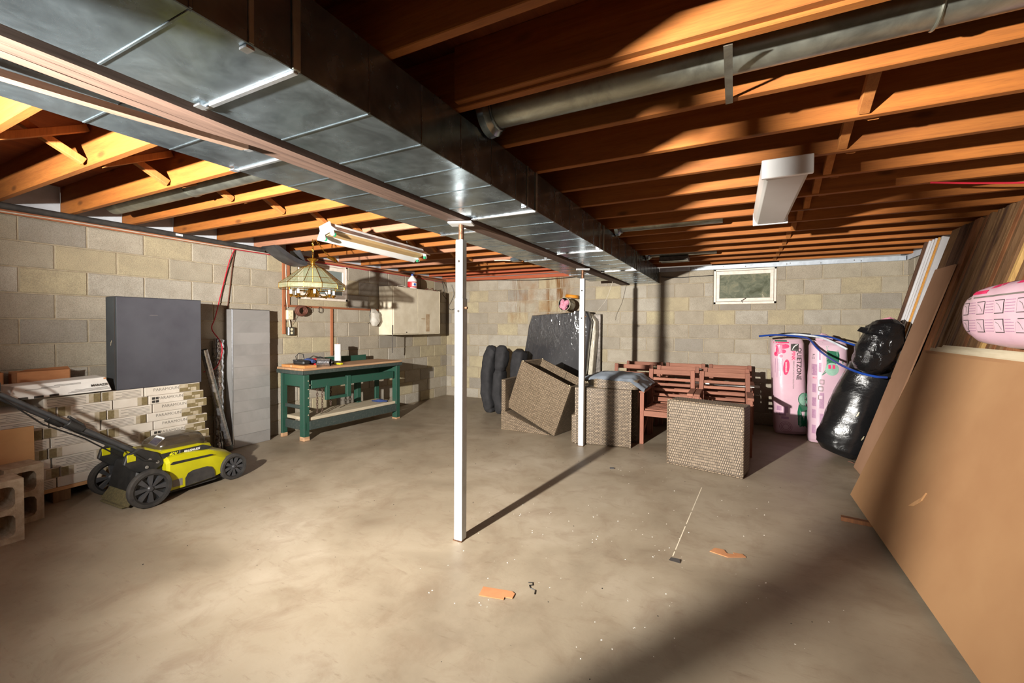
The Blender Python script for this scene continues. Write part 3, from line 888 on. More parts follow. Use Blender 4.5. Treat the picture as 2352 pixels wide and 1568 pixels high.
cable('electric_cable', 'loose black wires dangling at the far left corner', [(XL + .05, 6.72, 2.2), (XL + .12, 6.7, 2.02), (XL + .05, 6.75, 1.95), (XL + .1, 6.8, 1.86)], .005, 'cable_black')
cable('electric_cable', 'thin grey wire looping on the wall beside the white cabinet', [(XL + .16, 6.86, 2.14), (XL + .2, 6.9, 1.95), (XL + .08, 6.9, 1.72), (XL + .15, 6.9, 1.66), (XL + .3, 6.9, 1.72)], .003, 'cable_black')

# ================================================================== LEFT SIDE
# ------------------------------------------------------------------ stack of tile cartons on a low pallet
SX = -4.56                               # plane of the carton faces
pal = thing('pallet', 'low wooden pallet under the stack of white tile cartons', 'pallet', (-4.76, 1.5, 0))
for y in (0.35, 1.36, 2.33):
    MB().box(-4.96, SX + .01, y - .05, y + .05, 0, .085).build('pallet_runner', 'lumber_mid', pal, bev=.003)
for k in range(4):
    x1 = SX + .012 - k * .105
    MB().box(x1 - .095, x1, .2, 2.45, .0855, .112).build('pallet_board', 'cardboard_tan' if k == 0 else 'lumber_mid', pal, bev=.002)

RH = 0.0765
ords = ['top', 'second', 'third', 'fourth', 'fifth', 'sixth', 'seventh', 'eighth', 'ninth']
cols_w = ['rightmost', 'second from right', 'third from right', 'fourth from right', 'fifth from right', 'sixth from right', 'leftmost']
rnd = random.Random(3)
NR = 9


def print_lines(x, y0, y1, z0, z1, n, short=()):
    m = MB()
    for i in range(n):
        z = z1 - (z1 - z0) * (i + .5) / n
        e = (y1 - y0) * (.25 if i in short else 0)
        m.add([(x, y0 + e, z - .0016), (x, y1, z - .0016), (x, y1, z + .0016), (x, y0 + e, z + .0016)], [(0, 1, 2, 3)])
    return m


for r in range(NR):                      # r = 0 is the top row
    zb = .1125 + (NR - 1 - r) * RH
    sh = [0.02, .0, .03, -.015, .035, .015, .05, .06, .05][r]
    y = 2.36 + sh + (-.05 if r == 0 else 0)
    c = 0
    while y > 0.35 and c < 6:
        wln = .44 if c == 0 else (.235 + .09 * rnd.random() if c == 1 else .33)
        y0 = y - wln
        if r == 0 and y0 < 1.0:
            break
        jx = .012 * rnd.random() - .006 + (.004 if c == 0 else 0)
        x1 = SX + jx
        t = thing('tile_carton', 'flat white tile carton, %s in the %s row of the stack' % (cols_w[c] if c < 6 else 'leftmost', ords[r]), 'carton', (x1 - .19, (y + y0) / 2, zb), group='tile cartons stacked on the pallet')
        MB().box(x1 - .36, x1, y0 + .002, y - .002, zb + .0005, zb + RH - .001).build('carton_body', 'carton_white', t, bev=.003)
        xf = x1 + .0008
        if c == 0:
            # checkered photo print at the right end
            yk = y - .004
            m = MB().add([(xf, yk - .17, zb + .004), (xf, yk, zb + .004), (xf, yk, zb + RH - .006), (xf, yk - .17, zb + RH - .006)], [(0, 1, 2, 3)])
            m.build('brown_print', 'brown_print', t)
            for q, (u0, u1, v0, v1) in enumerate(((.168, .10, .52, .97), (.075, .03, .05, .5), (.098, .08, .3, .5))):
                MB().add([(xf + .0005, yk - u0, zb + RH * v0), (xf + .0005, yk - u1, zb + RH * v0), (xf + .0005, yk - u1, zb + RH * v1), (xf + .0005, yk - u0, zb + RH * v1)], [(0, 1, 2, 3)]).build('pale_print', 'tan_print', t)
            if r < 8:
                Mx = Matrix.Translation((xf + .0003, yk - .262, zb + RH * .62)) @ Matrix(((0, 0, 1, 0), (1, 0, 0, 0), (0, 1, 0, 0), (0, 0, 0, 1)))
                text_mb('PARAMOUNT', .036, None, Mx).build('lettering', 'grey_print', t)
            if r in (1, 5):
                for (a_, b_) in ((0, 0), (1, 0), (0, 1), (1, 1)):
                    MB().add([(xf, yk - .415 + a_ * .028, zb + .012 + b_ * .028), (xf, yk - .391 + a_ * .028, zb + .012 + b_ * .028), (xf, yk - .391 + a_ * .028, zb + .034 + b_ * .028), (xf, yk - .415 + a_ * .028, zb + .034 + b_ * .028)], [(0, 1, 2, 3)]).build('pictogram', 'dark_print', t)
        else:
            side = (r + c) % 2
            ya, yb_ = (y0 + .004, y0 + .045) if side else (y - .045, y - .004)
            MB().add([(xf, ya, zb + .003), (xf, yb_, zb + .003), (xf, yb_, zb + RH - .004), (xf, ya, zb + RH - .004)], [(0, 1, 2, 3)]).build('brown_print', 'brown_print', t)
            ym = ya - .03 if not side else yb_
            MB().add([(xf, ym, zb + .003), (xf, ym + .03, zb + .003), (xf, ym + .03, zb + RH - .004), (xf, ym, zb + RH - .004)], [(0, 1, 2, 3)]).build('pale_print', 'tan_print', t)
            if (r + 2 * c) % 3:
                pl = print_lines(xf, (y0 + .09) if side else (y0 + .02), (y - .02) if side else (y - .09), zb + .006, zb + RH - .01, 5, (1, 3)).build('printed_text', 'grey_print', t)
                pl['kind'] = 'stuff'
        y = y0 - .004
        c += 1

# long bright carton lying on top
t = thing('tile_carton', 'long bright white tile carton lying on top of the carton stack, torn corner', 'carton', (-4.62, 1.37, .809), (.022, 0, 0))
MB().add([(-.13, -.30, .0), (.10, -.29, .004), (.10, .285, 0), (-.13, .285, 0), (-.13, -.27, .105), (.085, -.25, .105), (.09, .25, .112), (-.12, .262, .115)],
         [(0, 3, 2, 1), (4, 5, 6, 7), (0, 1, 5, 4), (1, 2, 6, 5), (2, 3, 7, 6), (3, 0, 4, 7)]).build('carton_body', 'carton_bright', t, world=False, bev=.004)
Mx = Matrix.Translation((.1035, .205, .055)) @ Matrix.Rotation(-.115, 4, 'Y') @ Matrix(((0, 0, 1, 0), (1, 0, 0, 0), (0, 1, 0, 0), (0, 0, 0, 1)))
text_mb('MARAZZI', .024, None, Mx, .0006).build('lettering', 'dark_print', t, world=False)
for i, (y0, y1, z, hgt) in enumerate(((.06, .26, .032, .003), (.04, .27, .024, .003), (.02, .27, .016, .003), (-.05, .1, .085, .003), (-.12, .1, .078, .003), (-.2, -.02, .07, .003))):
    xx = .1035 - (z * .115)
    MB().add([(xx, y0, z), (xx, y1, z), (xx, y1, z + hgt), (xx, y0, z + hgt)], [(0, 1, 2, 3)]).build('printed_text', 'grey_print', t, world=False)
for i, y0 in enumerate((-.24, -.16, -.08)):
    MB().add([(.104, y0, .006), (.104, y0 + .05, .006), (.1025, y0 + .05, .022), (.1025, y0, .022)], [(0, 1, 2, 3)]).build('pictogram', 'dark_print', t, world=False)
MB().add([(.094, .236, .096), (.095, .252, .096), (.093, .252, .108), (.092, .236, .108)], [(0, 1, 2, 3)]).build('torn_patch', 'cardboard', t, world=False)

# brown open cartons behind it
def carton_open(label, x, y, z, w_, d_, h_, rz, flap=True):
    t = thing('cardboard_box', label, 'box', (x, y, z), (0, 0, rz))
    for (a0, a1, b0, b1) in ((-w_ / 2, w_ / 2, -d_ / 2, -d_ / 2 + .005), (-w_ / 2, w_ / 2, d_ / 2 - .005, d_ / 2), (-w_ / 2, -w_ / 2 + .005, -d_ / 2, d_ / 2), (w_ / 2 - .005, w_ / 2, -d_ / 2, d_ / 2)):
        MB().box(a0, a1, b0, b1, 0, h_).build('side_wall', 'cardboard', t, world=False)
    MB().box(-w_ / 2, w_ / 2, -d_ / 2, d_ / 2, 0, .004).build('bottom', 'cardboard', t, world=False)
    if flap:
        MB().add([(-w_ / 2, d_ / 2, h_), (w_ / 2, d_ / 2, h_), (w_ / 2 - .03, d_ / 2 + .09, h_ - .03), (-w_ / 2 + .02, d_ / 2 + .1, h_ - .03)], [(0, 1, 2, 3), (3, 2, 1, 0)]).build('flap', 'cardboard', t, world=False)
        MB().add([(w_ / 2, -d_ / 2, h_), (w_ / 2, d_ / 2, h_), (w_ / 2 + .04, d_ / 2 - .03, h_ + .03), (w_ / 2 + .04, -d_ / 2 + .03, h_ + .02)], [(0, 1, 2, 3), (3, 2, 1, 0)]).build('flap', 'cardboard', t, world=False)
    return t
carton_open('open brown cardboard box behind the bright carton, flaps bent', -4.865, 1.34, .802, .15, .30, .185, .03)
carton_open('brown cardboard box at the left edge of the picture', -4.87, 1.02, .802, .16, .22, .19, -.02, False)

# leaning sheet of tan board in front of the cartons
tag(MB().box(-.006, .006, -.24, .24, 0, .62, Matrix.Rotation(.03, 4, 'Y')).build('cardboard_sheet', 'cardboard_tan', loc=(-4.46, .955, 0.001), world=False, rot=(0, -.06, 0), bev=.001),
    'plain tan board leaning against the tile cartons at the left edge', 'board')

# ------------------------------------------------------------------ dark flat box standing on the cartons
t = thing('flat_box', 'big charcoal flat box standing upright on the tile cartons', 'box', (-4.65, 2.02, .803), (.0, 0, 0))
MB().box(-4.735, -4.553, 1.70, 2.342, .803 if False else .803, 1.583).build('box_front', 'charcoal_box', t, bev=.004)
MB().box(-4.736, -4.554, 1.698, 1.7, .806, 1.58).build('box_end', 'charcoal_side', t)
MB().box(-4.735, -4.553, 1.7, 2.342, 1.5832, 1.5862).build('box_rim', 'dark_grey', t)
MB().tube([(-4.575, 1.6965, .81), (-4.575, 1.6965, 1.58)], .003, 6).build('corner_seam', 'chip_dark', t)
for (y, z, l, a) in ((1.695, 1.20, .035, .5), (1.695, 1.19, .03, -.6)):
    MB().bar((-4.635 - .01 * math.cos(a), y, z - l / 2), (-4.635 + .01 * math.sin(a), y, z + l / 2), .002, .003).build('scratch', 'tan_print', t)
MB().box(-4.5528, -4.5524, 1.93, 1.99, 1.433, 1.435).build('scratch', 'grey_print', t)

# ------------------------------------------------------------------ concrete blocks
def cinder(label, x, y, rz):
    """hollow block standing on end: cores face +x"""
    t = thing('concrete_block', label, 'block', (x, y, 0), (0, 0, rz), 'concrete blocks at the left edge')
    W_, D_, H_ = .19, .19, .39
    m = MB()
    for (z0, z1) in ((0, .038), (.177, .213), (.352, .39)):
        m.box(-D_ / 2, D_ / 2, -W_ / 2, W_ / 2, z0, z1)
    for s in (-1, 1):
        m.box(-D_ / 2, D_ / 2, s * W_ / 2 - (.038 if s > 0 else 0), s * W_ / 2 + (.038 if s < 0 else 0), .038, .177)
        m.box(-D_ / 2, D_ / 2, s * W_ / 2 - (.038 if s > 0 else 0), s * W_ / 2 + (.038 if s < 0 else 0), .213, .352)
    bm_ = m.build('block_shell', 'cinder', t, world=False)
    # rounded core corners
    for (z0, z1) in ((.038, .177), (.213, .352)):
        for sy in (-1, 1):
            for zz, dz in ((z0, 1), (z1, -1)):
                MB().prism([(0, 0), (sy * -.03, 0), (sy * -.009, dz * .009), (0, dz * .03)], -D_ / 2 + .001, D_ / 2 - .001,
                           Matrix.Translation((0, sy * (W_ / 2 - .038), zz)) @ Matrix(((0, 0, 1, 0), (1, 0, 0, 0), (0, 1, 0, 0), (0, 0, 0, 1)))).build('core_corner', 'cinder', t, world=False)
    return t
cinder('hollow concrete block standing on end, nearest at the left edge', -4.047, .913, 0.0)
cinder('hollow concrete block standing on end behind the nearest block', -4.35, 1.08, 0.10)

# ------------------------------------------------------------------ lawn mower
mw = thing('lawn_mower', 'lime yellow and black cordless lawn mower beside the tile cartons', 'lawn mower', (-4.12, 1.607, 0), (0, 0, .03))
def ploc(name, m, mat, parent=None, **k):
    k.setdefault('world', False)
    return m.build(name, mat, parent or mw, **k)
# deck: rings along y  (half width, z bottom, z top, shoulder)
def sec(y, hw, z0, z1, sh, inset):
    return [Vector((-hw, y, z0)), Vector((hw, y, z0)), Vector((hw, y, z1 - sh)), Vector((hw - inset, y, z1 - sh * .25)), Vector((hw - inset - .06, y, z1)), Vector((-hw + inset + .06, y, z1)), Vector((-hw + inset, y, z1 - sh * .25)), Vector((-hw, y, z1 - sh))]
deck = MB().rings([sec(.13, .235, .075, .30, .03, .02), sec(.15, .25, .065, .325, .04, .025), sec(.28, .25, .065, .335, .05, .03), sec(.46, .245, .07, .315, .06, .035), sec(.56, .235, .09, .27, .06, .04), sec(.66, .20, .11, .235, .05, .05), sec(.72, .12, .13, .20, .04, .04)])
deck_o = ploc('deck', deck, 'lime', smooth=True, ang=30)
ploc('deck_skirt', MB().rings([sec(.10, .225, .04, .10, .01, .01), sec(.5, .225, .04, .10, .01, .01), sec(.70, .16, .06, .12, .01, .01)]), 'dark_rubber')
arch = [(.255, .066), (.255, .13), (.275, .165), (.31, .178), (.42, .178), (.455, .165), (.475, .13), (.48, .075)]
ploc('recess_shade_panel', MB().prism(arch, 0, .006, Matrix.Translation((.247, 0, 0)) @ Matrix(((0, 0, 1, 0), (1, 0, 0, 0), (0, 1, 0, 0), (0, 0, 0, 1)))), 'dark_rubber', deck_o)  # raised panel; its dark colour stands in for the shaded side cutout
ploc('side_stripe', MB().prism([(.15, .268), (.17, .283), (.45, .272), (.47, .266), (.45, .258), (.165, .262)], 0, .004, Matrix.Translation((.248, 0, 0)) @ Matrix(((0, 0, 1, 0), (1, 0, 0, 0), (0, 1, 0, 0), (0, 0, 0, 1)))), 'black_plastic', deck_o)
ploc('rating_label', MB().box(.2502, .2512, .165, .235, .085, .14), 'grey_print', deck_o)
# motor hood with dark band and lettering
hood = MB().rings([sec(.02, .14, .29, .36, .03, .02), sec(.10, .19, .30, .375, .03, .02), sec(.40, .19, .30, .37, .03, .02), sec(.52, .13, .28, .34, .03, .02)])
hood_o = ploc('hood', hood, 'lime', smooth=True, ang=30)
band = MB().add([(.1925, .02, .318), (.1925, .44, .312), (.176, .49, .318), (.176, .40, .364), (.176, .06, .366)], [(0, 1, 2, 3, 4)])
ploc('hood_band', MB().prism([(.02, .315), (.46, .308), (.50, .318), (.42, .352), (.05, .352)], 0, .006, Matrix.Translation((.1905, 0, 0)) @ Matrix.Rotation(0.0, 4, 'Y') @ Matrix(((0, 0, 1, 0), (1, 0, 0, 0), (0, 1, 0, 0), (0, 0, 0, 1)))), 'black_plastic', hood_o)
TM = lambda y, z: Matrix.Translation((.1972, y, z)) @ Matrix(((0, 0, 1, 0), (1, 0, 0, 0), (0, 1, 0, 0), (0, 0, 0, 1))) @ Matrix(((1, .22, 0, 0), (0, 1, 0, 0), (0, 0, 1, 0), (0, 0, 0, 1)))
ploc('lettering', text_mb('40V', .036, None, TM(.20, .332), .0008), 'lime_print', hood_o)
ploc('lettering', text_mb('BRUSHLESS', .024, None, TM(.335, .330), .0008), 'white_print', hood_o)
ploc('divider', MB().box(.197, .1976, .245, .247, .316, .348), 'white_print', hood_o)
cov = MB()
cov.rings([superring(Vector((0, y, .37)), Vector((1, 0, 0)), Vector((0, 0, 1)), hw, hh_, 3.2, 20) for y, hw, hh_ in ((.12, .10, .02), (.14, .14, .06), (.20, .155, .085), (.38, .155, .09), (.45, .145, .075), (.48, .11, .03))])
cov_o = ploc('battery_cover', cov, 'smoke_cover', smooth=True, ang=50)
ploc('warning_label', MB().add([(-.02, .128, .405), (.10, .128, .395), (.10, .19, .450), (-.02, .19, .457)], [(0, 1, 2, 3)]), 'white_print', cov_o)
ploc('warning_text', MB().add([(-.01, .134, .4125), (.09, .134, .404), (.09, .172, .437), (-.01, .172, .444)], [(0, 1, 2, 3)]), 'label_blue', cov_o)
ploc('battery', MB().box(-.08, .08, .2, .38, .375, .425), 'black_plastic', cov_o, bev=.006)
# rear: discharge chute, brackets, axle
ploc('rear_housing', MB().add([(-.19, -.06, .10), (.19, -.06, .10), (.19, .14, .07), (-.19, .14, .07), (-.17, -.02, .30), (.17, -.02, .30), (.18, .14, .345), (-.18, .14, .345)],
     [(0, 3, 2, 1), (4, 5, 6, 7), (0, 1, 5, 4), (1, 2, 6, 5), (2, 3, 7, 6), (3, 0, 4, 7)]), 'black_plastic', bev=.012)
ploc('rear_flap', MB().add([(-.20, -.10, .02), (.20, -.10, .02), (.18, .0, .16), (-.18, .0, .16), (-.20, -.092, .02), (.20, -.092, .02), (.18, .008, .16), (-.18, .008, .16)],
     [(0, 1, 2, 3), (7, 6, 5, 4), (0, 4, 5, 1), (1, 5, 6, 2), (2, 6, 7, 3), (3, 7, 4, 0)]), 'grass_dry')
ploc('clipping_mat', MB().box(-.16, .16, -.12, .0, .004, .02), 'grass_dry', bev=.006)
for s in (-1, 1):
    br = ploc('handle_bracket', MB().prism([(-.12, .33), (-.10, .40), (-.02, .43), (.10, .37), (.14, .28), (.06, .23), (-.05, .26)], -.018, .018, Matrix.Translation((s * .185, 0, 0)) @ Matrix(((0, 0, 1, 0), (1, 0, 0, 0), (0, 1, 0, 0), (0, 0, 0, 1)))), 'black_plastic', bev=.006)
    ploc('bracket_pad', MB().box(s * .185 - .021, s * .185 + .021, -.10, -.045, .345, .40), 'lime', br, bev=.004)
    for (yy, zz) in ((.04, .33), (.09, .30), (.02, .28)):
        ploc('bolt', MB().lathe([(0, .006), (.011, .005), (.012, 0)], 10, Matrix.Translation((s * .203, yy, zz)) @ Matrix.Rotation(s * PI / 2, 4, 'Y')), 'grey_print', br)
ploc('height_lever', MB().tube([(.20, .10, .30), (.215, .0, .34), (.215, -.06, .40)], .008, 8), 'black_plastic', smooth=True)
ploc('axle', MB().tube([(-.27, 0, .14), (.27, 0, .14)], .012, 10), 'steel_dark')
ploc('axle', MB().tube([(-.22, .64, .11), (.24, .64, .11)], .010, 10), 'steel_dark')

def wheel(x, y, r, wd, nsp):
    W_ = bpy.data.objects.new('wheel', None)
    Mx = Matrix.Translation((x, y, r + .001)) @ Matrix.Rotation(PI / 2, 4, 'Y')
    tyre = MB().rings([[Vector((rr_ * math.cos(2 * PI * j / 40), rr_ * math.sin(2 * PI * j / 40), z)) for j in range(40)] for rr_, z in
                       ((r * .80, -wd / 2), (r * .96, -wd / 2), (r, -wd * .3), (r, wd * .3), (r * .96, wd / 2), (r * .80, wd / 2))], closed=True, M=Mx)
    to = ploc('wheel', tyre, 'dark_rubber', smooth=True, ang=40)
    ploc('rim', MB().rings([[Vector((rr_ * math.cos(2 * PI * j / 40), rr_ * math.sin(2 * PI * j / 40), z)) for j in range(40)] for rr_, z in
                            ((r * .70, -wd * .35), (r * .81, -wd * .45), (r * .81, wd * .45), (r * .70, wd * .35))], closed=True, M=Mx), 'black_plastic', to, smooth=True)
    ploc('hub', MB().lathe([(0, wd * .5), (r * .10, wd * .48), (r * .16, wd * .3), (r * .18, -wd * .4), (0, -wd * .4)], 20, Mx), 'dark_grey', to, smooth=True)
    for k in range(nsp):
        a_ = 2 * PI * k / nsp
        sp = MB().add([(r * .14, -r * .055, wd * .30), (r * .14, r * .055, wd * .30), (r * .72, r * .13, wd * .36), (r * .72, -r * .13, wd * .36),
                       (r * .14, -r * .055, -wd * .1), (r * .14, r * .055, -wd * .1), (r * .72, r * .13, -wd * .1), (r * .72, -r * .13, -wd * .1)],
                      [(0, 1, 2, 3), (7, 6, 5, 4), (0, 4, 5, 1), (1, 5, 6, 2), (2, 6, 7, 3), (3, 7, 4, 0)], Mx @ Matrix.Rotation(a_, 4, 'Z'))
        ploc('spoke', sp, 'dark_grey', to)
    ploc('wheel_cover', MB().lathe([(0, -wd * .15), (r * .72, -wd * .15)], 30, Mx) if False else MB().lathe([(r * .1, -wd * .12), (r * .74, -wd * .12), (r * .74, -wd * .2), (r * .1, -wd * .2)], 30, Mx), 'black_plastic', to) if x > 0 else None
wheel(.285, 0, .139, .05, 8)
wheel(-.285, 0, .139, .05, 8)
wheel(.235, .64, .11, .05, 9)
wheel(-.215, .64, .11, .05, 9)
# handle: two telescoping tubes with clamps, crossbar and bail
for s in (-1, 1):
    x = s * .155
    p0, p1, p2 = Vector((x, .06, .335)), Vector((x, -.36, .665)), Vector((x, -.80, 1.01))
    ploc('lower_tube', MB().tube([p0, p1], .0165, 14), 'tube_grey', smooth=True)
    ploc('upper_tube', MB().tube([p1 + (p0 - p1) * .3, p2], .0125, 14), 'tube_grey', smooth=True)
    d_ = (p2 - p0).normalized()
    c0 = p1 - d_ * .05
    cl = ploc('clamp', MB().tube([c0, c0 + d_ * .10], [.026, .026], 10), 'black_plastic', bev=.004)
    ploc('clamp_lever', MB().bar(c0 + Vector((s * .0, .0, .03)), c0 + d_ * .11 + Vector((0, .012, .034)), .03, .014), 'black_plastic', cl, bev=.003)
    ploc('clamp_window', MB().bar(c0 + d_ * .04 + Vector((.0, .0, .038)), c0 + d_ * .075 + Vector((0, .004, .040)), .018, .006), 'white_print', cl)
ploc('crossbar', MB().tube([(-.155, -.80, 1.01), (-.15, -.83, 1.035), (-.11, -.855, 1.05), (.11, -.855, 1.05), (.15, -.83, 1.035), (.155, -.80, 1.01)], .0125, 12), 'black_plastic', smooth=True)
ploc('bail', MB().tube([(-.14, -.70, .95), (-.15, -.76, 1.04), (-.10, -.80, 1.09), (.10, -.80, 1.09), (.15, -.76, 1.04), (.14, -.70, .95)], .006, 8), 'black_plastic', smooth=True)
ploc('control_box', MB().box(.10, .19, -.78, -.70, .94, 1.01), 'black_plastic', bev=.012)
ploc('control_cable', MB().tube([(.13, -.72, .94), (.10, -.5, .70), (.12, -.3, .56), (.11, -.1, .38), (.1, .02, .33)], .005, 6), 'cable_black', smooth=True)

# ------------------------------------------------------------------ leaning pipe, foil tube, tall duct section
t = thing('metal_pipe', 'shiny metal pipe leaning between the carton stack and tall duct', 'pipe', (-4.80, 2.745, 0))
a_, b_ = Vector((-4.80, 2.738, .012)), Vector((-4.74, 2.46, 1.10))
MB().tube([a_, b_], .033, 20, cap=False).tube([b_, a_], .031, 20, cap=False).build('pipe_body', 'foil', t, smooth=True)
MB().tube([a_, a_ + (b_ - a_) * .05], .0355, 20).build('pipe_collar', 'galv', t, smooth=True)
q = MB(); pts = []; rad = []
for k in range(60):
    z = .004 + 1.19 * k / 59
    pts.append((-4.925 + .004 * math.sin(k), 2.70 - .03 * (1 - z) * 0 + .004 * math.cos(k * 1.7), z)); rad.append(.044 + .003 * (k % 2) + .002 * math.sin(k * 2.3) + (.006 if k > 48 and k % 3 else 0))
q.tube(pts, rad, 18)
tag(q.build('foil_duct_roll', 'foil', loc=(-4.925, 2.70, 0), smooth=True, ang=60), 'crinkled foil flexible duct standing beside the tall metal duct section', 'foil duct')
t = thing('duct_piece', 'tall rectangular galvanized duct section standing against the left wall', 'duct piece', (-4.90, 3.0, 0))
MB().box(-4.962, -4.840, 2.795, 3.222, 0, 1.521).build('duct_shell', 'galv_panel', t, bev=.002)
zz = [.002, .13, .26, .385, .51, .64, .76, .885, 1.01, 1.135, 1.265, 1.40, 1.519]
for i, (za, zb_) in enumerate(zip(zz[:-1], zz[1:])):
    b0_, b1_ = .0045 + .003 * (i % 2), .0085 - .003 * (i % 3)
    MB().add([(-4.841, 2.806, za + .001), (-4.841, 3.220, za + .001), (-4.841, 3.220, zb_ - .001), (-4.841, 2.806, zb_ - .001),
              (-4.841 + b0_, 2.806, za + .002), (-4.841 + b0_ * .7, 3.220, za + .002), (-4.841 + b1_ * .6, 3.220, zb_ - .002), (-4.841 + b1_, 2.806, zb_ - .002)],
             [(0, 3, 2, 1), (4, 5, 6, 7), (0, 1, 5, 4), (1, 2, 6, 5), (2, 3, 7, 6), (3, 0, 4, 7)]).build('folded_panel', 'galv_panel', t)
MB().box(-4.846, -4.835, 2.791, 2.803, 0.002, 1.519).build('corner_seam', 'cleat', t, bev=.002)
MB().box(-4.964, -4.838, 2.793, 3.224, 1.5215, 1.527).build('top_flange', 'steel_dark', t)

# ------------------------------------------------------------------ work bench
bn = thing('work_bench', 'old green painted wooden work bench with lower shelf', 'workbench', (-4.42, 3.36, 0), (0, 0, -.066))
def bp(name, m, mat, parent=None, **k):
    return m.build(name, mat, parent or bn, world=False, **k)
BLn, BD = 1.50, .44
for (x, y, fr) in ((0, 0.03, 1), (0, BLn - .03, 1), (-BD + .02, 0.02, 0), (-BD + .02, BLn - .04, 0)):
    lg = bp('leg', MB().box(x - .085 if fr else x - .03, x, y - .035, y + .035, .022, .775), 'bench_green', bev=.004)
    bp('worn_foot', MB().box((x - .087) if fr else (x - .032), x + .002, y - .037, y + .037, 0, .0235 if y > .5 else .05), 'benchtop', lg, bev=.004)
bp('bench_top', MB().box(-.50, .015, -.03, BLn + .03, .822, .848), 'benchtop', bev=.004)
bp('top_edge', MB().box(.0, .02, -.035, BLn + .035, .777, .8215), 'bench_black', bev=.004)
bp('top_edge', MB().box(-.50, .02, -.037, -.016, .777, .8215), 'bench_black', bev=.004)
bp('front_rail', MB().box(-.05, -.018, .10, BLn - .10, .60, .70), 'bench_green', bev=.004)
bp('end_rail', MB().box(-.40, -.09, .005, .035, .63, .775), 'bench_green', bev=.004)
bp('end_rail', MB().box(-.40, -.09, BLn - .04, BLn - .01, .63, .775), 'bench_green', bev=.004)
bp('end_rail', MB().box(-.40, -.09, .01, .03, .37, .41), 'bench_black', bev=.003)
bp('end_rail', MB().box(-.40, -.0, .012, .034, .12, .22), 'bench_black', bev=.004)
bp('back_rail', MB().box(-BD - .005, -BD + .02, .05, BLn - .05, .63, .76), 'bench_green', bev=.004)
bp('shelf_rail', MB().box(-.02, .003, .066, BLn - .066, .12, .225), 'bench_black', bev=.004)
bp('shelf', MB().box(-.43, -.024, .05, BLn - .05, .225, .262), 'particle', bev=.003)
bp('shelf_joint', MB().box(-.43, -.025, .80, .803, .2621, .2627), 'stain_brown')
bp('drawer_bracket', MB().box(-.055, -.012, .60, .665, .44, .71), 'bench_green', bev=.004)
bp('drawer_bracket', MB().box(-.05, -.015, .35, .60, .44, .475), 'bench_green', bev=.003)
bp('drawer_bracket', MB().box(-.05, -.015, .30, .35, .44, .62), 'bench_green', bev=.003)
bp('mid_post', MB().box(-BD, -BD + .07, 1.05, 1.12, .262, .63), 'bench_green', bev=.003)
bp('back_board', MB().box(-.50, -.48, .62, 1.30, .8482, .925), 'bench_green', bev=.003)
for k in range(9):
    bp('nail_head', MB().lathe([(0, .002), (.006, .0015), (.007, 0)], 8, Matrix.Translation((.0005, .05 + .02 * (k % 2), .30 + .05 * k)) @ Matrix.Rotation(PI / 2, 4, 'Y')), 'tan_print')

# chains hanging from the front rail
def chain(label, y, z0, z1, x):
    Mb = bn.matrix_basis
    W_ = Matrix.Translation(bn.location) @ Matrix.Rotation(-.066, 4, 'Z')
    p0 = W_ @ Vector((x, y, z0))
    t = thing('chain', label, 'chain', tuple(W_ @ Vector((x, y, z1))), group='chains hanging under the bench')
    n = max(3, int((z0 - z1) / .030)); src = None
    for k in range(n):
        z = p0.z - (k + .5) * .030 - .004
        pts = [Vector((.010 * math.cos(2 * PI * j / 10), 0, .019 * math.sin(2 * PI * j / 10))) for j in range(10)]
        if src is None:
            src = MB().tube(pts, .0042, 6, closed=True).build('chain_link', 'chain', t, world=False, smooth=True)
            o = src
        else:
            o = inst(src, 'chain_link', t)
        o.location = Vector((p0.x, p0.y, z)) - t.location; o.rotation_euler = (.1 * (k % 3 - 1), 0, .8 + (PI / 2 if k % 2 else 0) + .1 * k)
chain('rusty chain hanging nearest the bench leg', .20, .60, .285, -.05)
chain('rusty chain hanging in the middle of the three under the bench', .275, .60, .27, -.06)
chain('rusty chain hanging beside the green drawer bracket', .40, .60, .33, -.07)

# things on the bench (local frame of the bench turned into world)
BW = Matrix.Translation(bn.location) @ Matrix.Rotation(-.066, 4, 'Z')
def on_bench(name, label, cat, x, y, z=.8485, rz=0.0):
    p = BW @ Vector((x, y, z))
    return thing(name, label, cat, tuple(p), (0, 0, -.066 + rz))
t = on_bench('wood_plank', 'short pine plank lying on the near end of the bench', 'plank', -.20, .08)
MB().box(-.235, .215, -.09, .07, 0, .032).build('plank_body', 'pine_block', t, world=False, bev=.003)
MB().box(-.05, -.03, -.0905, -.0902, .004, .03).build('knot', 'stain_brown', t, world=False)
t = on_bench('power_tool', 'black power tool with blue cloth lying on the bench', 'tool', -.20, .10, .881, .1)
MB().box(-.10, .09, -.05, .05, 0, .05).build('tool_body', 'black_plastic', t, world=False, bev=.014)
MB().box(-.09, -.02, -.06, .06, .04, .058).build('tool_grip', 'dark_grey', t, world=False, bev=.008)
MB().tube([(-.09, 0, .05), (-.13, .02, .09), (-.10, .04, .13), (-.04, .05, .12), (-.02, .05, .06)], .005, 7).build('tool_cord', 'cable_black', t, world=False, smooth=True)
q = MB(); blob(q, [(-.10, .085, .02), (0.0, .10, .035), (.08, .11, .03)], [(.03, .02), (.05, .035), (.03, .02)], 2.2, 14, (0, 1, 0), .01, 14, 4, 2)
q.build('cloth_wrap', 'blue_cloth', t, world=False, smooth=True)
t = on_bench('foil_duct_roll', 'silver foil flexible duct lying on the bench with red label', 'foil duct', -.17, .40, .894)
pts = []; rad = []
for k in range(40):
    u = k / 39
    pts.append((.115 - .30 * (1 - u) * 1.0, -.20 + .12 * u * 0 + .19 * u, 0)); rad.append(.043 + .0025 * (k % 2))
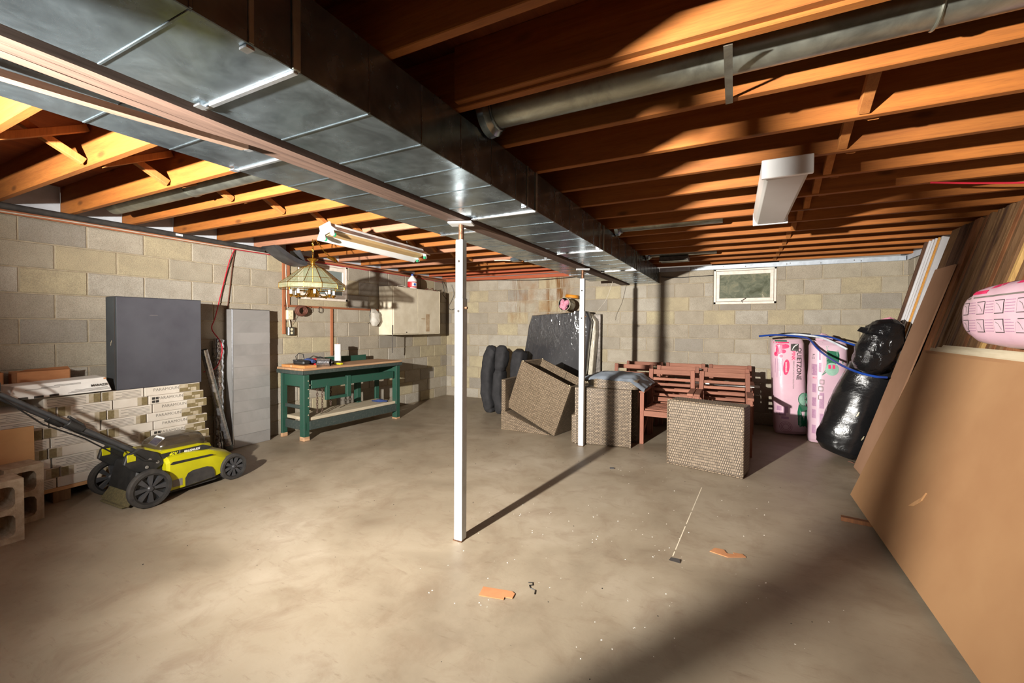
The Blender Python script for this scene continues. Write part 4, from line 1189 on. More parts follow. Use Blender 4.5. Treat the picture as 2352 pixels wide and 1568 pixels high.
MB().tube(pts, rad, 20, cap=False).tube(pts[::-1], [r_ - .004 for r_ in rad[::-1]], 20, cap=False).build('foil_tube', 'foil', t, world=False, smooth=True, ang=60)
dv = (Vector(pts[-1]) - Vector(pts[0])).normalized()
MB().tube([Vector(pts[0]) + dv * .10, Vector(pts[0]) + dv * .19], .0468, 20, cap=False).build('label_band', 'label_red', t, world=False, smooth=True)
MB().tube([Vector(pts[0]) + dv * .02, Vector(pts[0]) + dv * .10], .0465, 20, cap=False).build('clear_sleeve', 'clear_film', t, world=False, smooth=True)
t = on_bench('wrap_roll', 'white roll of plastic wrap standing upright on the bench', 'roll', -.30, .68)
MB().lathe([(0, 0), (.040, 0), (.042, .01), (.041, .10), (.039, .13), (.041, .16), (.041, .255), (.016, .257), (.016, .245), (0, .245)], 24).build('wrap_body', 'white_plastic', t, world=False, smooth=True, ang=50)
MB().lathe([(.014, .2575), (.014, .262), (.010, .262), (.010, .2475)], 16).build('cardboard_core', 'cardboard', t, world=False)
t = on_bench('hand_tool', 'yellow and black hand tool lying beside the plastic wrap roll', 'tool', -.185, .60)
MB().box(-.03, .10, -.05, .0, 0, .022).build('tool_handle', 'yellow_tool', t, world=False, bev=.008)
MB().box(-.14, -.03, -.06, .02, 0, .03).build('tool_head', 'black_plastic', t, world=False, bev=.01)
t = on_bench('tool_bag', 'dark grey tool bundle behind the foil duct on the bench', 'bag', -.38, .47)
q = MB(); blob(q, [(-.06, -.10, .03), (0, 0, .05), (.02, .09, .03)], [(.03, .03), (.06, .05), (.03, .03)], 2.4, 16, (1, 0, 0), .012, 12, 4, 5)
q.build('bundle', 'black_fabric', t, world=False, smooth=True)
t = on_bench('work_glove', 'crumpled blue rag at the far end of the bench shelf', 'rag', -.16, 1.27, .2625)
q = MB(); blob(q, [(-.10, -.05, .012), (0, 0, .018), (.10, .05, .012)], [(.02, .01), (.06, .018), (.02, .01)], 2.2, 14, (0, 1, 0), .01, 18, 4, 9)
q.build('rag', 'blue_cloth', t, world=False, smooth=True)

# ------------------------------------------------------------------ wall cabinet
cb = thing('wall_cabinet', 'cream metal wall cabinet with two doors hung on the left wall', 'cabinet', (-4.83, 5.72, 1.20))
MB().box(XL + .009, -4.705, 5.118, 6.318, 1.205, 1.965).build('cabinet_body', 'cream_cabinet', cb, bev=.003)
d1 = MB().box(-4.704, -4.688, 5.135, 5.705, 1.222, 1.95).build('door', 'cream_cabinet', cb, bev=.003)
d2 = MB().box(-4.704, -4.688, 5.712, 6.295, 1.222, 1.95).build('door', 'cream_cabinet', cb, bev=.003)
MB().box(-4.70, -4.6875, 5.7055, 5.7115, 1.222, 1.95).build('door_edge', 'cream_trim', cb)
MB().box(-4.704, -4.6865, 6.297, 6.318, 1.21, 1.96).build('frame_edge', 'cream_trim', cb, bev=.002)
MB().box(-4.704, -4.6865, 5.118, 6.318, 1.206, 1.22).build('frame_edge', 'cream_trim', cb, bev=.002)
MB().lathe([(0, .012), (.008, .010), (.006, 0)], 10, Matrix.Translation((-4.688, 5.42, 1.245)) @ Matrix.Rotation(PI / 2, 4, 'Y')).build('knob', 'steel_dark', d1)
MB().box(-4.6878, -4.6872, 5.92, 6.02, 1.25, 1.55).build('rust_stain', 'stain_brown', d2)
MB().box(-4.6878, -4.6872, 5.80, 5.90, 1.46, 1.475).build('rust_stain', 'stain_brown', d2)
tag(MB().tube([(-4.695, 5.115, 1.36), (-4.693, 5.112, 1.2), (-4.695, 5.112, .98), (-4.70, 5.115, .93)], .007, 8).build('iron_rod', 'steel_dark', loc=(-4.695, 5.112, .93), smooth=True), 'thin iron rod hanging below the near corner of the wall cabinet', 'rod')
# bottle and clutter on the cabinet
t = thing('bleach_bottle', 'white plastic jug with red label and blue cap on the wall cabinet', 'bottle', (-4.80, 5.70, 1.966))
MB().lathe([(0, 0), (.072, 0), (.078, .01), (.078, .12), (.070, .155), (.022, .215), (.018, .225), (0, .225)], 24).build('jug', 'white_plastic', t, world=False, smooth=True, ang=50)
MB().lathe([(.0785, .018), (.0788, .022), (.0788, .112), (.0785, .116)], 24).build('label', 'label_red', t, world=False, smooth=True)
MB().lathe([(0, .248), (.017, .246), (.021, .22), (.021, .212)], 16).build('cap', 'label_blue', t, world=False, smooth=True)
q = MB(); q.rings([[Vector((.0795 * math.cos(a_), .0795 * math.sin(a_), z)) for a_ in [-.9 + .14 * k for k in range(9)]] for z in (.035, .10)], cap=False)
q.f = [f_ for f_ in q.f if not (8 in [i % 9 for i in f_] and 0 in [i % 9 for i in f_])]; q.m = q.m[:len(q.f)]
q.build('label_panel', 'white_print', t, world=False)
MB().lathe([(.020, 0), (.016, .0006), (0, .0008)], 14, Matrix.Translation((.0802 * math.cos(-.35), .0802 * math.sin(-.35), .07)) @ Matrix.Rotation(-.35, 4, 'Z') @ Matrix.Rotation(PI / 2, 4, 'Y')).build('label_roundel', 'label_blue', t, world=False)
cable('wire_scrap', 'tangle of dark wire scraps lying on top of the wall cabinet', [(-4.80, 6.02, 1.972), (-4.77, 6.08, 2.0), (-4.82, 6.14, 1.975), (-4.76, 6.2, 2.01), (-4.80, 6.27, 1.985), (-4.75, 6.30, 1.972)], .006, 'cable_brown', cat='wire')
cable('wire_scrap', 'tan string lying along top edge of the wall cabinet', [(-4.72, 5.25, 1.97), (-4.74, 5.35, 1.99), (-4.72, 5.45, 1.975), (-4.75, 5.52, 1.97)], .006, 'cable_white', cat='wire')

# ------------------------------------------------------------------ wall strips, boxes, hanging things
yv = 3.525
ws = thing('wood_strip', 'vertical wooden strip on left wall carrying cables to the outlets', 'wood strip', (XL + .02, yv, 1.22))
MB().box(XL + .008, XL + .026, yv - .045, yv - .008, 1.24, 2.194).build('strip', 'strip_wood', ws, bev=.002)
MB().box(XL + .008, XL + .026, yv + .020, yv + .052, 1.60, 2.194).build('strip', 'strip_wood', ws, bev=.002)
cable('electric_cable', 'white cable running down between the wooden strips to the outlet', [(XL + .02, yv + .006, 2.19), (XL + .03, yv - .005, 2.0), (XL + .02, yv + .010, 1.85), (XL + .03, yv, 1.70), (XL + .02, yv + .02, 1.57)], .006, 'cable_white')
tag(MB().box(XL + .008, XL + .026, 3.50, 5.10, 1.578, 1.606).build('wood_strip', 'strip_wood_y', loc=(XL + .02, 4.3, 1.578), bev=.002), 'horizontal wooden strip with nails on the wall under the left window', 'wood strip')
tag(MB().box(XL + .008, XL + .026, 4.20, 4.235, .93, 1.577).build('wood_strip', 'strip_wood', loc=(XL + .02, 4.22, .93), bev=.002), 'vertical wooden strip on the wall behind the plastic wrap roll', 'wood strip')
def outlet(label, y, z, w_, h_, d_, mat):
    t = thing('outlet_box', label, 'outlet', (XL + .01, y, z - h_ / 2))
    MB().box(XL + .008, XL + .008 + d_, y - w_ / 2, y + w_ / 2, z - h_ / 2, z + h_ / 2).build('box_body', mat, t, bev=.006)
    p = MB().box(XL + .008 + d_, XL + .011 + d_, y - w_ * .42, y + w_ * .42, z - h_ * .42, z + h_ * .42).build('cover_plate', mat, t, bev=.002)
    for dz in (-.022, .022):
        MB().lathe([(0, .003), (.014, .003), (.016, 0)], 16, Matrix.Translation((XL + .011 + d_, y, z + dz)) @ Matrix.Rotation(PI / 2, 4, 'Y')).build('socket', 'ivory', t)
        for dy in (-.005, .005):
            MB().box(XL + .0135 + d_, XL + .0145 + d_, y + dy - .001, y + dy + .001, z + dz - .004, z + dz + .005).build('slot', 'chip_dark', t)
outlet('ivory electrical outlet box at the end of the wall cables', 3.565, 1.48, .085, .12, .045, 'ivory')
outlet('grey metal outlet box below the ivory one on the left wall', 3.575, 1.275, .09, .105, .05, 'galv_dull')
cable('electric_cable', 'short white cable between the two outlet boxes', [(XL + .03, 3.56, 1.42), (XL + .03, 3.57, 1.375), (XL + .03, 3.575, 1.33)], .007, 'cable_white')
t = thing('wire_coil', 'round coil of brown wire hanging on the wooden strip', 'wire coil', (XL + .07, 3.72, 1.53))
for k, (dr, dx) in enumerate(((.0, .0), (.012, .006), (-.010, .012), (.006, .024), (-.006, .034), (.010, .044), (.0, .056))):
    MB().tube([(XL + .03 + dx, 3.715 + (.062 + dr) * math.cos(2 * PI * j / 26), 1.535 + (.05 + dr) * math.sin(2 * PI * j / 26)) for j in range(26)], .009, 7, closed=True).build('wire_turn', 'cable_brown', t, smooth=True)
MB().tube([(XL + .05, 3.66, 1.50), (XL + .04, 3.63, 1.43), (XL + .03, 3.60, 1.36)], .002, 5).build('loose_end', 'cable_brown', t)
for i, (y, lab) in enumerate(((3.86, 'small wire ring hanging on the strip beside the brown coil'), (4.02, 'thin wire ring hanging on the middle of the strip'))):
    tag(MB().tube([(XL + .032, y + .035 * math.cos(2 * PI * j / 20), 1.555 + .038 * math.sin(2 * PI * j / 20)) for j in range(20)], .003, 5, closed=True).build('wire_ring', 'steel_dark', loc=(XL + .032, y, 1.52), smooth=True), lab, 'wire')
t = thing('plastic_bag', 'clear plastic bag with white parts hanging beside the wall cabinet', 'bag', (XL + .09, 4.98, 1.33))
q = MB(); blob(q, [(XL + .05, 4.97, 1.60), (XL + .09, 4.96, 1.52), (XL + .10, 4.95, 1.42), (XL + .09, 4.95, 1.345)], [(.02, .05), (.04, .07), (.06, .08), (.03, .04)], 2.4, 18, (1, 0, 0), .018, 12, 4, 3)
q.build('bag_film', 'clear_film', t, smooth=True)
q = MB(); blob(q, [(XL + .07, 4.96, 1.36), (XL + .08, 4.955, 1.42), (XL + .075, 4.955, 1.47)], [(.02, .03), (.045, .055), (.02, .03)], 2.2, 14, (1, 0, 0), .01, 20)
q.build('bag_content', 'white_plastic', t, smooth=True)
MB().tube([(XL + .05, 4.91, 1.59), (XL + .06, 4.88, 1.50), (XL + .06, 4.90, 1.40), (XL + .05, 4.86, 1.38)], .005, 6).build('hanging_cord', 'cable_black', t, smooth=True)

# ------------------------------------------------------------------ chandelier
CH = Vector((-3.94, 3.10, 0))
cl = thing('chandelier', 'brass chandelier with pale green glass panel shade hanging on chains', 'chandelier', (CH.x, CH.y, 1.64))
def cp(name, m, mat, parent=None, **k):
    return m.build(name, mat, parent or cl, **k)
T0 = Matrix.Translation((CH.x, CH.y, 0))
NS = 12
def P_(r, z, k, off=0.0): 
    a_ = 2 * PI * (k + off) / NS + .12
    return Vector((CH.x + r * math.cos(a_), CH.y + r * math.sin(a_), z))
rz = [(.045, 1.975), (.115, 1.945), (.245, 1.838), (.322, 1.778), (.322, 1.728)]
for k in range(NS):
    for i in range(4):
        (r0, z0), (r1, z1) = rz[i], rz[i + 1]
        cp('glass_panel', MB().add([P_(r0, z0, k, .02), P_(r0, z0, k, .98), P_(r1, z1, k, .98), P_(r1, z1, k, .02)], [(0, 1, 2, 3)]), 'shade_glass')
for k in range(NS):
    cp('brass_rib', MB().tube([P_(r_, z_, k) for r_, z_ in rz], .0035, 6), 'brass', smooth=True)
for (r_, z_) in rz[1:]:
    cp('brass_ring', MB().tube([P_(r_, z_, k) for k in range(NS)], .0035, 6, closed=True), 'brass')
rin = .19
for k in range(NS):
    cp('inner_panel', MB().add([P_(rin, 1.785, k, .02), P_(rin, 1.785, k, .98), P_(rin, 1.725, k, .98), P_(rin, 1.725, k, .02)], [(0, 1, 2, 3)]), 'clear_glass')
for z_ in (1.786, 1.724):
    cp('brass_ring', MB().tube([P_(rin, z_, k) for k in range(NS)], .0035, 6, closed=True), 'brass')
cp('finial_vase', MB().lathe([(.0, 2.088), (.006, 2.085), (.006, 2.06), (.055, 2.045), (.048, 2.035), (.022, 2.015), (.020, 1.99), (.05, 1.975), (.0, 1.975)], 24, T0), 'brass', smooth=True, ang=50)
cp('stem', MB().lathe([(0, 1.975), (.010, 1.975), (.010, 1.80), (.022, 1.795), (.016, 1.775), (.020, 1.74), (.032, 1.70), (.055, 1.665), (.065, 1.645), (.0, 1.64)], 24, T0), 'brass', smooth=True, ang=50)
for k in range(8):
    a_ = 2 * PI * k / 8 + .2
    dx, dy = math.cos(a_), math.sin(a_)
    q = lambda r_, z_: Vector((CH.x + r_ * dx, CH.y + r_ * dy, z_))
    arm = cp('arm', MB().tube([q(.03, 1.74), q(.055, 1.70), q(.075, 1.665), q(.11, 1.652), q(.16, 1.652), q(.20, 1.655)], .005, 8), 'brass', smooth=True)
    M_ = Matrix.Translation((CH.x + .205 * dx, CH.y + .205 * dy, 0))
    cp('candle_cup', MB().lathe([(.0, 1.642), (.010, 1.644), (.006, 1.652), (.021, 1.662), (.019, 1.668), (.014, 1.675)], 14, M_), 'brass', arm, smooth=True)
    cp('candle_sleeve', MB().lathe([(.0125, 1.672), (.0125, 1.718), (.0, 1.718)], 14, M_), 'white_plastic', arm, smooth=True)
def link_chain(name, parent, pts, mat='brass', r=.011):
    P = [Vector(p) for p in pts]; src = None; k = 0
    for a_, b_ in zip(P[:-1], P[1:]):
        d_ = b_ - a_; n = max(1, int(d_.length / .030))
        for i in range(n):
            c_ = a_ + d_ * ((i + .5) / n)
            if src is None:
                src = MB().tube([Vector((r * .75 * math.cos(2 * PI * j / 10), 0, .019 * math.sin(2 * PI * j / 10))) for j in range(10)], .003, 5, closed=True).build(name, mat, parent, world=False, smooth=True); o = src
            else:
                o = inst(src, name, parent)
            q = d_.normalized().to_track_quat('Z', 'Y').to_euler()
            o.location = c_ - Vector(parent.location); o.rotation_euler = q
            o.rotation_euler.rotate_axis('Z', PI / 2 if k % 2 else 0); k += 1
link_chain('chain_link', cl, [(CH.x, CH.y, 2.09), (CH.x + .002, CH.y, 2.248)])
link_chain('chain_link', cl, [(CH.x + .02, CH.y + .02, 2.248), (CH.x + .10, CH.y + .07, 2.12), (CH.x + .15, CH.y + .09, 2.075)])
cp('ceiling_hook', MB().tube([(CH.x, CH.y, 2.249), (CH.x, CH.y, 2.238), (CH.x + .012, CH.y + .01, 2.232), (CH.x + .02, CH.y + .018, 2.244)], .003, 6), 'brass', smooth=True)
Mc = Matrix.Translation((CH.x + .175, CH.y + .105, 2.045)) @ Matrix.Rotation(.35, 4, 'Y') @ Matrix.Rotation(-.25, 4, 'X')
cp('canopy', MB().lathe([(.0, .030), (.012, .028), (.03, .020), (.06, .002), (.066, -.012), (.062, -.012), (.052, .0), (.0, .012)], 24, Mc), 'brass', smooth=True, ang=50)

# ================================================================== FAR SIDE
# ------------------------------------------------------------------ slatted wooden armchairs
def make_chair():
    t = thing('armchair', '', 'chair', (0, 0, 0))
    def q(name, m, mat='teak'):
        return m.build(name, mat, t, world=False, bev=.003)
    W_ = .258
    for s in (-1, 1):
        q('leg', MB().box(s * W_ - .022, s * W_ + .022, -.27, -.228, 0, .595), 'teak_v')                      # front
        q('leg', MB().add([(s * .262 - .02, .20, 0), (s * .262 + .02, .20, 0), (s * .262 + .02, .245, 0), (s * .262 - .02, .245, 0),
                           (s * .240 - .025, .235, .83), (s * .240 + .025, .235, .83), (s * .240 + .025, .27, .83), (s * .240 - .025, .27, .83)],
                          [(0, 3, 2, 1), (4, 5, 6, 7), (0, 1, 5, 4), (1, 2, 6, 5), (2, 3, 7, 6), (3, 0, 4, 7)]), 'teak_v')       # rear leg and back post in one
        q('armrest', MB().box(s * W_ - .031, s * W_ + .031, -.285, .20, .5955, .622))
        q('seat_rail', MB().box(s * .255 - .012, s * .255 + .012, -.228, .20, .325, .385))
        q('stretcher', MB().bar((s * .262, -.23, .06), (s * .262, .21, .30), .02, .035))
    q('seat_rail', MB().box(-.26, .26, -.262, -.238, .325, .388))
    for k in range(6):
        y = -.225 + k * .075
        q('seat_slat', MB().box(-.24, .24, y, y + .058, .388, .404))
    ybk = lambda z: .218 + .035 * z / .83
    for (z, h) in ((.765, .058), (.69, .033), (.625, .033), (.56, .033), (.495, .033), (.43, .05)):
        y = ybk(z)
        q('back_slat', MB().box(-.217, .217, y, y + .02, z, z + h))
    return t
ch0 = make_chair()
grp = 'wooden armchairs along the far wall'
spots = [(-.68, 5.405, .0, 'slatted wooden armchair in front row, nearest the tall wicker unit'),
         (-.095, 5.405, .0, 'slatted wooden armchair in front row behind the near wicker cube'),
         (-.67, 5.965, .0, 'slatted wooden armchair in second row behind the left front armchair'),
         (-.625, 6.525, .0, 'slatted wooden armchair at the far wall behind the left front armchair'),
         (-.085, 5.965, .0, 'slatted wooden armchair in second row behind the right front armchair'),
         (-.045, 6.525, .0, 'slatted wooden armchair at the far wall below the window'),
         (-1.255, 5.975, .0, 'slatted wooden armchair directly behind the grey cloth'),
         (-1.205, 6.535, .0, 'slatted wooden armchair at the far wall, leftmost of its row')]
for i, (x, y, rz_, lab) in enumerate(spots):
    o = ch0 if i == 0 else copy_tree(ch0)
    o.location = (x, y, 0); o.rotation_euler = (0, 0, rz_); o['label'] = lab; o['group'] = grp
# white pole lying across the arms
tag(MB().tube([(-.56, 6.10, .638), (.28, 6.0, .638)], .015, 12).build('white_pole', 'white_plastic', loc=(-.1, 6.05, .623), smooth=True), 'white plastic pole lying across the armrests of the wooden armchairs', 'pole')

# ------------------------------------------------------------------ wicker furniture
# cube in front
wc = thing('wicker_table', 'brown wicker table standing on edge in front of the armchairs', 'table', (-.245, 4.454, 0), (0, 0, math.atan2(-.16, .665)))
q = MB().box(-.342, .342, 0, .25, 0.012, .635)
q.build('wicker_case', 'wicker_b', wc, world=False, bev=.006)
q = MB().box(-.346, .346, -.006, .018, .008, .032).box(-.346, .346, -.006, .018, .616, .640).box(-.346, -.322, -.006, .018, .032, .616).box(.322, .346, -.006, .018, .032, .616)
for nme, bx_ in (('rim', (-.346, .346, -.006, .018, .0, .018)), ('rim', (-.346, .346, -.006, .02, .622, .642)), ('rim', (-.348, -.330, -.005, .018, .018, .622)), ('rim', (.330, .348, -.005, .018, .018, .622))):
    MB().box(*bx_).build(nme, 'wicker', wc, world=False, bev=.004)

# tall unit behind the second post
ang2 = math.atan2(.11, .645)
w2u = thing('wicker_unit', 'tall brown wicker storage unit directly behind the second steel post', 'wicker furniture', (-1.655, 4.778, 0), (0, 0, ang2))
MB().box(0.03, .655, 0, .26, 0.006, .655).build('wicker_case', 'wicker', w2u, world=False, bev=.005)
MB().box(-.012, .03, .015, .25, 0.006, .33).build('side_panel', 'wicker', w2u, world=False, bev=.005)
MB().box(0.028, .048, -.004, .03, 0.0, .658).build('corner_post', 'wicker_b', w2u, world=False, bev=.003)
MB().box(.638, .659, -.004, .03, 0.0, .658).build('corner_post', 'wicker_b', w2u, world=False, bev=.003)
MB().box(.20, .215, -.002, .002, 0.01, .65).build('panel_seam', 'wicker_b', w2u, world=False)
w2t = thing('wicker_tray', 'shallow wicker box with rounded corners on the tall wicker unit', 'wicker furniture', (-1.43, 4.845, .659), (0, 0, ang2 * .4))
MB().rings([superring(Vector((.245, .105, z)), Vector((1, 0, 0)), Vector((0, 1, 0)), .25, .108, 7, 40) for z in (0, .004, .094, .098)]).build('tray_shell', 'wicker', w2t, world=False, smooth=True)
# unit behind carrying the cloth
w3 = thing('wicker_unit', 'low wicker unit hidden under the grey cloth', 'wicker furniture', (-1.2, 5.38, 0))
MB().box(-1.47, -.99, 5.16, 5.62, 0, .735).build('wicker_case', 'wicker', w3, bev=.005)
MB().box(-1.475, -.985, 5.155, 5.625, .736, .748).build('top_rim', 'wicker_b', w3, bev=.004)
# grey cloth
q = MB(); nx_, ny_ = 30, 22; V = []
for j in range(ny_ + 1):
    for i in range(nx_ + 1):
        u, v_ = i / nx_, j / ny_
        x = -1.60 + .74 * u; y = 4.86 + .74 * v_ - .04 * u
        base = .772 if y < 5.08 else .772
        z = base + .035 * math.exp(-((u - .42) / .33) ** 2 - ((v_ - .55) / .4) ** 2) + .014 * noise.noise(Vector((x * 7, y * 7, 2))) + .009 * abs(noise.noise(Vector((x * 15 + y * 6, y * 3, 5))))
        e = max(0, u - .80); z -= .5 * e
        e2 = max(0, .12 - u); z -= e2 * .3
        z -= max(0, .10 - v_) * .22
        if -1.475 < x < -.985: z = max(z, .756)
        V.append((x, y, z))
F = [(j * (nx_ + 1) + i, j * (nx_ + 1) + i + 1, (j + 1) * (nx_ + 1) + i + 1, (j + 1) * (nx_ + 1) + i) for j in range(ny_) for i in range(nx_)]
n0 = len(V)
q.add(V + [(a_, b_, c_ - .006) for a_, b_, c_ in V], F + [tuple(i + n0 for i in f_[::-1]) for f_ in F])
tag(q.build('cloth', 'grey_cloth', loc=(-1.2, 5.2, .75), smooth=True, ang=180), 'grey cloth spread over the wicker boxes before the armchairs', 'cloth')

# low seat unit with upright side
w4 = thing('wicker_lounge', 'low wicker seat base with upright side panel beneath the tilted box', 'wicker furniture', (-2.70, 4.99, 0))
Mxz = Matrix(((1, 0, 0, 0), (0, 0, -1, 0), (0, 1, 0, 0), (0, 0, 0, 1)))
MB().prism([(-2.715, .0), (-2.02, .0), (-2.62, .218), (-2.64, .236), (-2.715, .236)], -5.44, -4.995, Mxz).build('seat_base', 'wicker', w4, bev=.004)
MB().box(-2.715, -2.655, 5.0, 5.42, .238, .655).build('upright_side', 'wicker', w4, bev=.005)
# tilted open box
th = -math.radians(20.5)
wt = thing('wicker_box', 'open brown wicker box tilted on its corner', 'wicker furniture', (-1.955, 4.965, .004))
Mt = Matrix.Translation((-1.955, 4.965, .004)) @ Matrix.Rotation(-.19, 4, 'Z') @ Matrix.Rotation(-th, 4, 'Y')
W1, H1, D1, tk = .79, .672, .47, .022
def tb(name, a, mat='wicker'):
    return MB().box(*a, Mt).build(name, mat, wt, bev=0)
# local x from -W1..0 (0 = lower right corner), z up the side
def tbox(name, x0, x1, y0, y1, z0, z1, mat='wicker'):
    m = MB().box(x0, x1, y0, y1, z0, z1)
    o = m.build(name, mat, wt, world=False, bev=.004)
    o.rotation_euler = (0, -th, -.19)
    return o
tbox('front_panel', -W1, 0, 0, tk, 0, H1)
tbox('back_panel', -W1, 0, D1 - tk, D1, 0, H1)
tbox('side_panel', -W1, -W1 + tk, tk, D1 - tk, 0, H1)
tbox('side_panel', -tk, 0, tk, D1 - tk, 0, H1)
tbox('bottom_panel', -W1 + tk, -tk, tk, D1 - tk, .0, tk)
tbox('inner_divider', -W1 * .44, -W1 * .44 + .006, D1 - tk - .01, D1 - tk, .03, H1 - .005, 'steel_dark')
tbox('inner_shelf', -W1 + tk, -tk, D1 - .12, D1 - tk, H1 - .16, H1 - .14)
for (x, y) in ((-W1 + .02, .011), (-.03, .011), (-W1 + .02, D1 - .011), (-.03, D1 - .011)):
    m = MB().lathe([(0, .008), (.008, .006), (.008, 0)], 10, Matrix.Translation((x, y, H1))); o = m.build('foot_cap', 'ivory', wt, world=False); o.rotation_euler = (0, -th, -.19)

# ------------------------------------------------------------------ black covers, wrapped furniture, bucket
t = thing('cushion_bag', 'folded black padded cover standing against the wicker, far left', 'bag', (-3.30, 6.02, 0))
for k, (nme, pth, rad_, sd) in enumerate((
        ('padded_fold', [(-3.36, 5.95, .004), (-3.40, 5.95, .06), (-3.46, 5.95, .30), (-3.46, 5.95, .62), (-3.42, 5.96, .86), (-3.38, 5.97, .975), (-3.35, 5.98, 1.01)], [(.05, .10), (.085, .14), (.095, .15), (.095, .15), (.10, .15), (.095, .13), (.05, .08)], 1.0),
        ('padded_fold', [(-3.20, 5.93, .004), (-3.21, 5.93, .05), (-3.25, 5.93, .30), (-3.24, 5.93, .62), (-3.235, 5.93, .70)], [(.05, .09), (.07, .12), (.085, .14), (.08, .13), (.05, .08)], 4.0),
        ('folded_flap', [(-3.22, 5.92, .66), (-3.215, 5.91, .74), (-3.20, 5.92, .90), (-3.20, 5.94, .975), (-3.20, 5.97, .998)], [(.05, .07), (.085, .10), (.09, .11), (.085, .10), (.05, .06)], 8.0),
        ('padded_fold', [(-3.02, 6.12, .004), (-3.02, 6.12, .06), (-3.03, 6.12, .40), (-3.02, 6.12, .78), (-3.0, 6.13, .93), (-3.0, 6.14, .97)], [(.06, .08), (.10, .12), (.105, .13), (.11, .13), (.10, .12), (.06, .07)], 12.0))):
    q = MB()
    blob(q, pth, rad_, 3.6, 36, (1, 0, 0), .016, 6, 5, sd)
    q.build(nme, 'black_fabric', t, smooth=True, ang=180)
t = thing('wrapped_furniture', 'dark upholstered furniture wrapped in shiny clear plastic film', 'wrapped furniture', (-2.6, 6.6, 0))
KS = 1.16
def ks(p):
    p = Vector(p); return Vector((p.x * KS, p.y * KS, H + (p.z - H) * KS))
q = MB()
F0 = [(-2.80, 5.58, .19), (-1.82, 5.56, .19), (-1.69, 5.56, 1.42), (-1.74, 5.57, 1.555), (-1.90, 5.58, 1.572), (-1.93, 5.58, 1.545), (-2.55, 5.58, 1.51), (-2.60, 5.58, 1.36)]
F0 = [tuple(ks(p)) for p in F0]
def slab_ring(yoff, sx, sz):
    out = []
    for i in range(len(F0)):
        a_, b_ = Vector(F0[i]), Vector(F0[(i + 1) % len(F0)])
        for k in range(6):
            p = a_.lerp(b_, k / 6); p = Vector((-2.55 + (p.x + 2.55) * sx, p.y + yoff + .03 * max(0, 1 - p.z), .8 + (p.z - .8) * sz))
            p += Vector((.010 * noise.noise(p * 5), .012 * noise.noise(p * 6 + Vector((3, 1, 2))), .008 * noise.noise(p * 7))) if p.z > .1 else Vector((0, 0, 0))
            if p.z < 0.004: p.z = .004
            out.append(p)
    return out
def slab_front():
    m = MB(); nu, nv = 36, 36
    bl, br, tl, tr = Vector(F0[0]), Vector(F0[1]), Vector(F0[6]), Vector(F0[3])
    return m
q.rings([slab_ring(.0, .97, .985), slab_ring(.02, 1, 1), slab_ring(.12, 1.0, 1.0), slab_ring(.14, .985, .99)])
q.build('wrapped_front', 'stretch_wrap', t, smooth=True, ang=50)
q = MB(); q.rings([[Vector((x, y, z)) for x, z in ((-3.0, .004), (-2.02, .004), (-1.925, 1.25), (-1.93, 1.44), (-2.02, 1.56), (-2.7, 1.54))] for y in (6.62, 6.80)]).build('wrapped_back', 'stretch_wrap_pale', t, bev=.01)
MB().box(-2.6, -1.90, 6.81, 6.87, .004, 1.555).build('back_board', 'steel_dark', t, bev=.004)
t = thing('bucket', 'bucket lying on top of wrapped furniture, stuffed with pink insulation', 'bucket', (-2.38, 6.7, 1.6))
zb_ = 1.705; xb_ = -2.40; yb2 = 6.48
Mb_ = Matrix.Translation((xb_, yb2, zb_)) @ Matrix.Rotation(-PI / 2, 4, 'X') @ Matrix.Rotation(.12, 4, 'Y')
MB().lathe([(.100, 0), (.108, .004), (.108, .014), (.102, .016), (.092, .22), (.0, .22)], 28, Mb_).build('bucket_shell', 'bucket_body', t, smooth=True, ang=45)
MB().lathe([(.099, .012), (.088, .21), (0, .21)], 24, Mb_).build('bucket_inside', 'dark_grey', t, smooth=True)
for (dx, dz, r_, sd_) in ((-.03, .02, .05, 6), (.035, .03, .045, 2), (.0, -.04, .05, 9), (-.05, -.03, .035, 4)):
    q = MB(); blob(q, [(xb_ + dx, yb2 + .005, zb_ + dz), (xb_ + dx, yb2 + .03, zb_ + dz), (xb_ + dx, yb2 + .10, zb_ + dz)], [(r_ * .6, r_ * .6), (r_, r_), (r_ * .8, r_ * .8)], 2.0, 14, (1, 0, 0), .025, 16, 4, sd_)
    q.build('insulation_wad', 'pink_fluff', t, smooth=True)
MB().tube([(xb_ + .10, yb2 + .02, zb_ + .04), (xb_ + .13, yb2 + .04, zb_ + .0), (xb_ + .14, yb2 + .05, zb_ - .06), (xb_ + .13, yb2 + .06, zb_ - .10)], .004, 6).build('bucket_handle', 'steel_dark', t, smooth=True)
Mb2 = Matrix.Translation((xb_ + .085, yb2 + .14, zb_ + .128)) @ Matrix.Rotation(.10, 4, 'Y')
MB().lathe([(0, .025), (.10, .025), (.108, .018), (.112, -.024), (.104, -.024), (.102, .01), (0, .01)], 28, Mb2).build('bucket_lid', 'orange_lid', t, smooth=True, ang=45)['label'] = 'round orange lid'

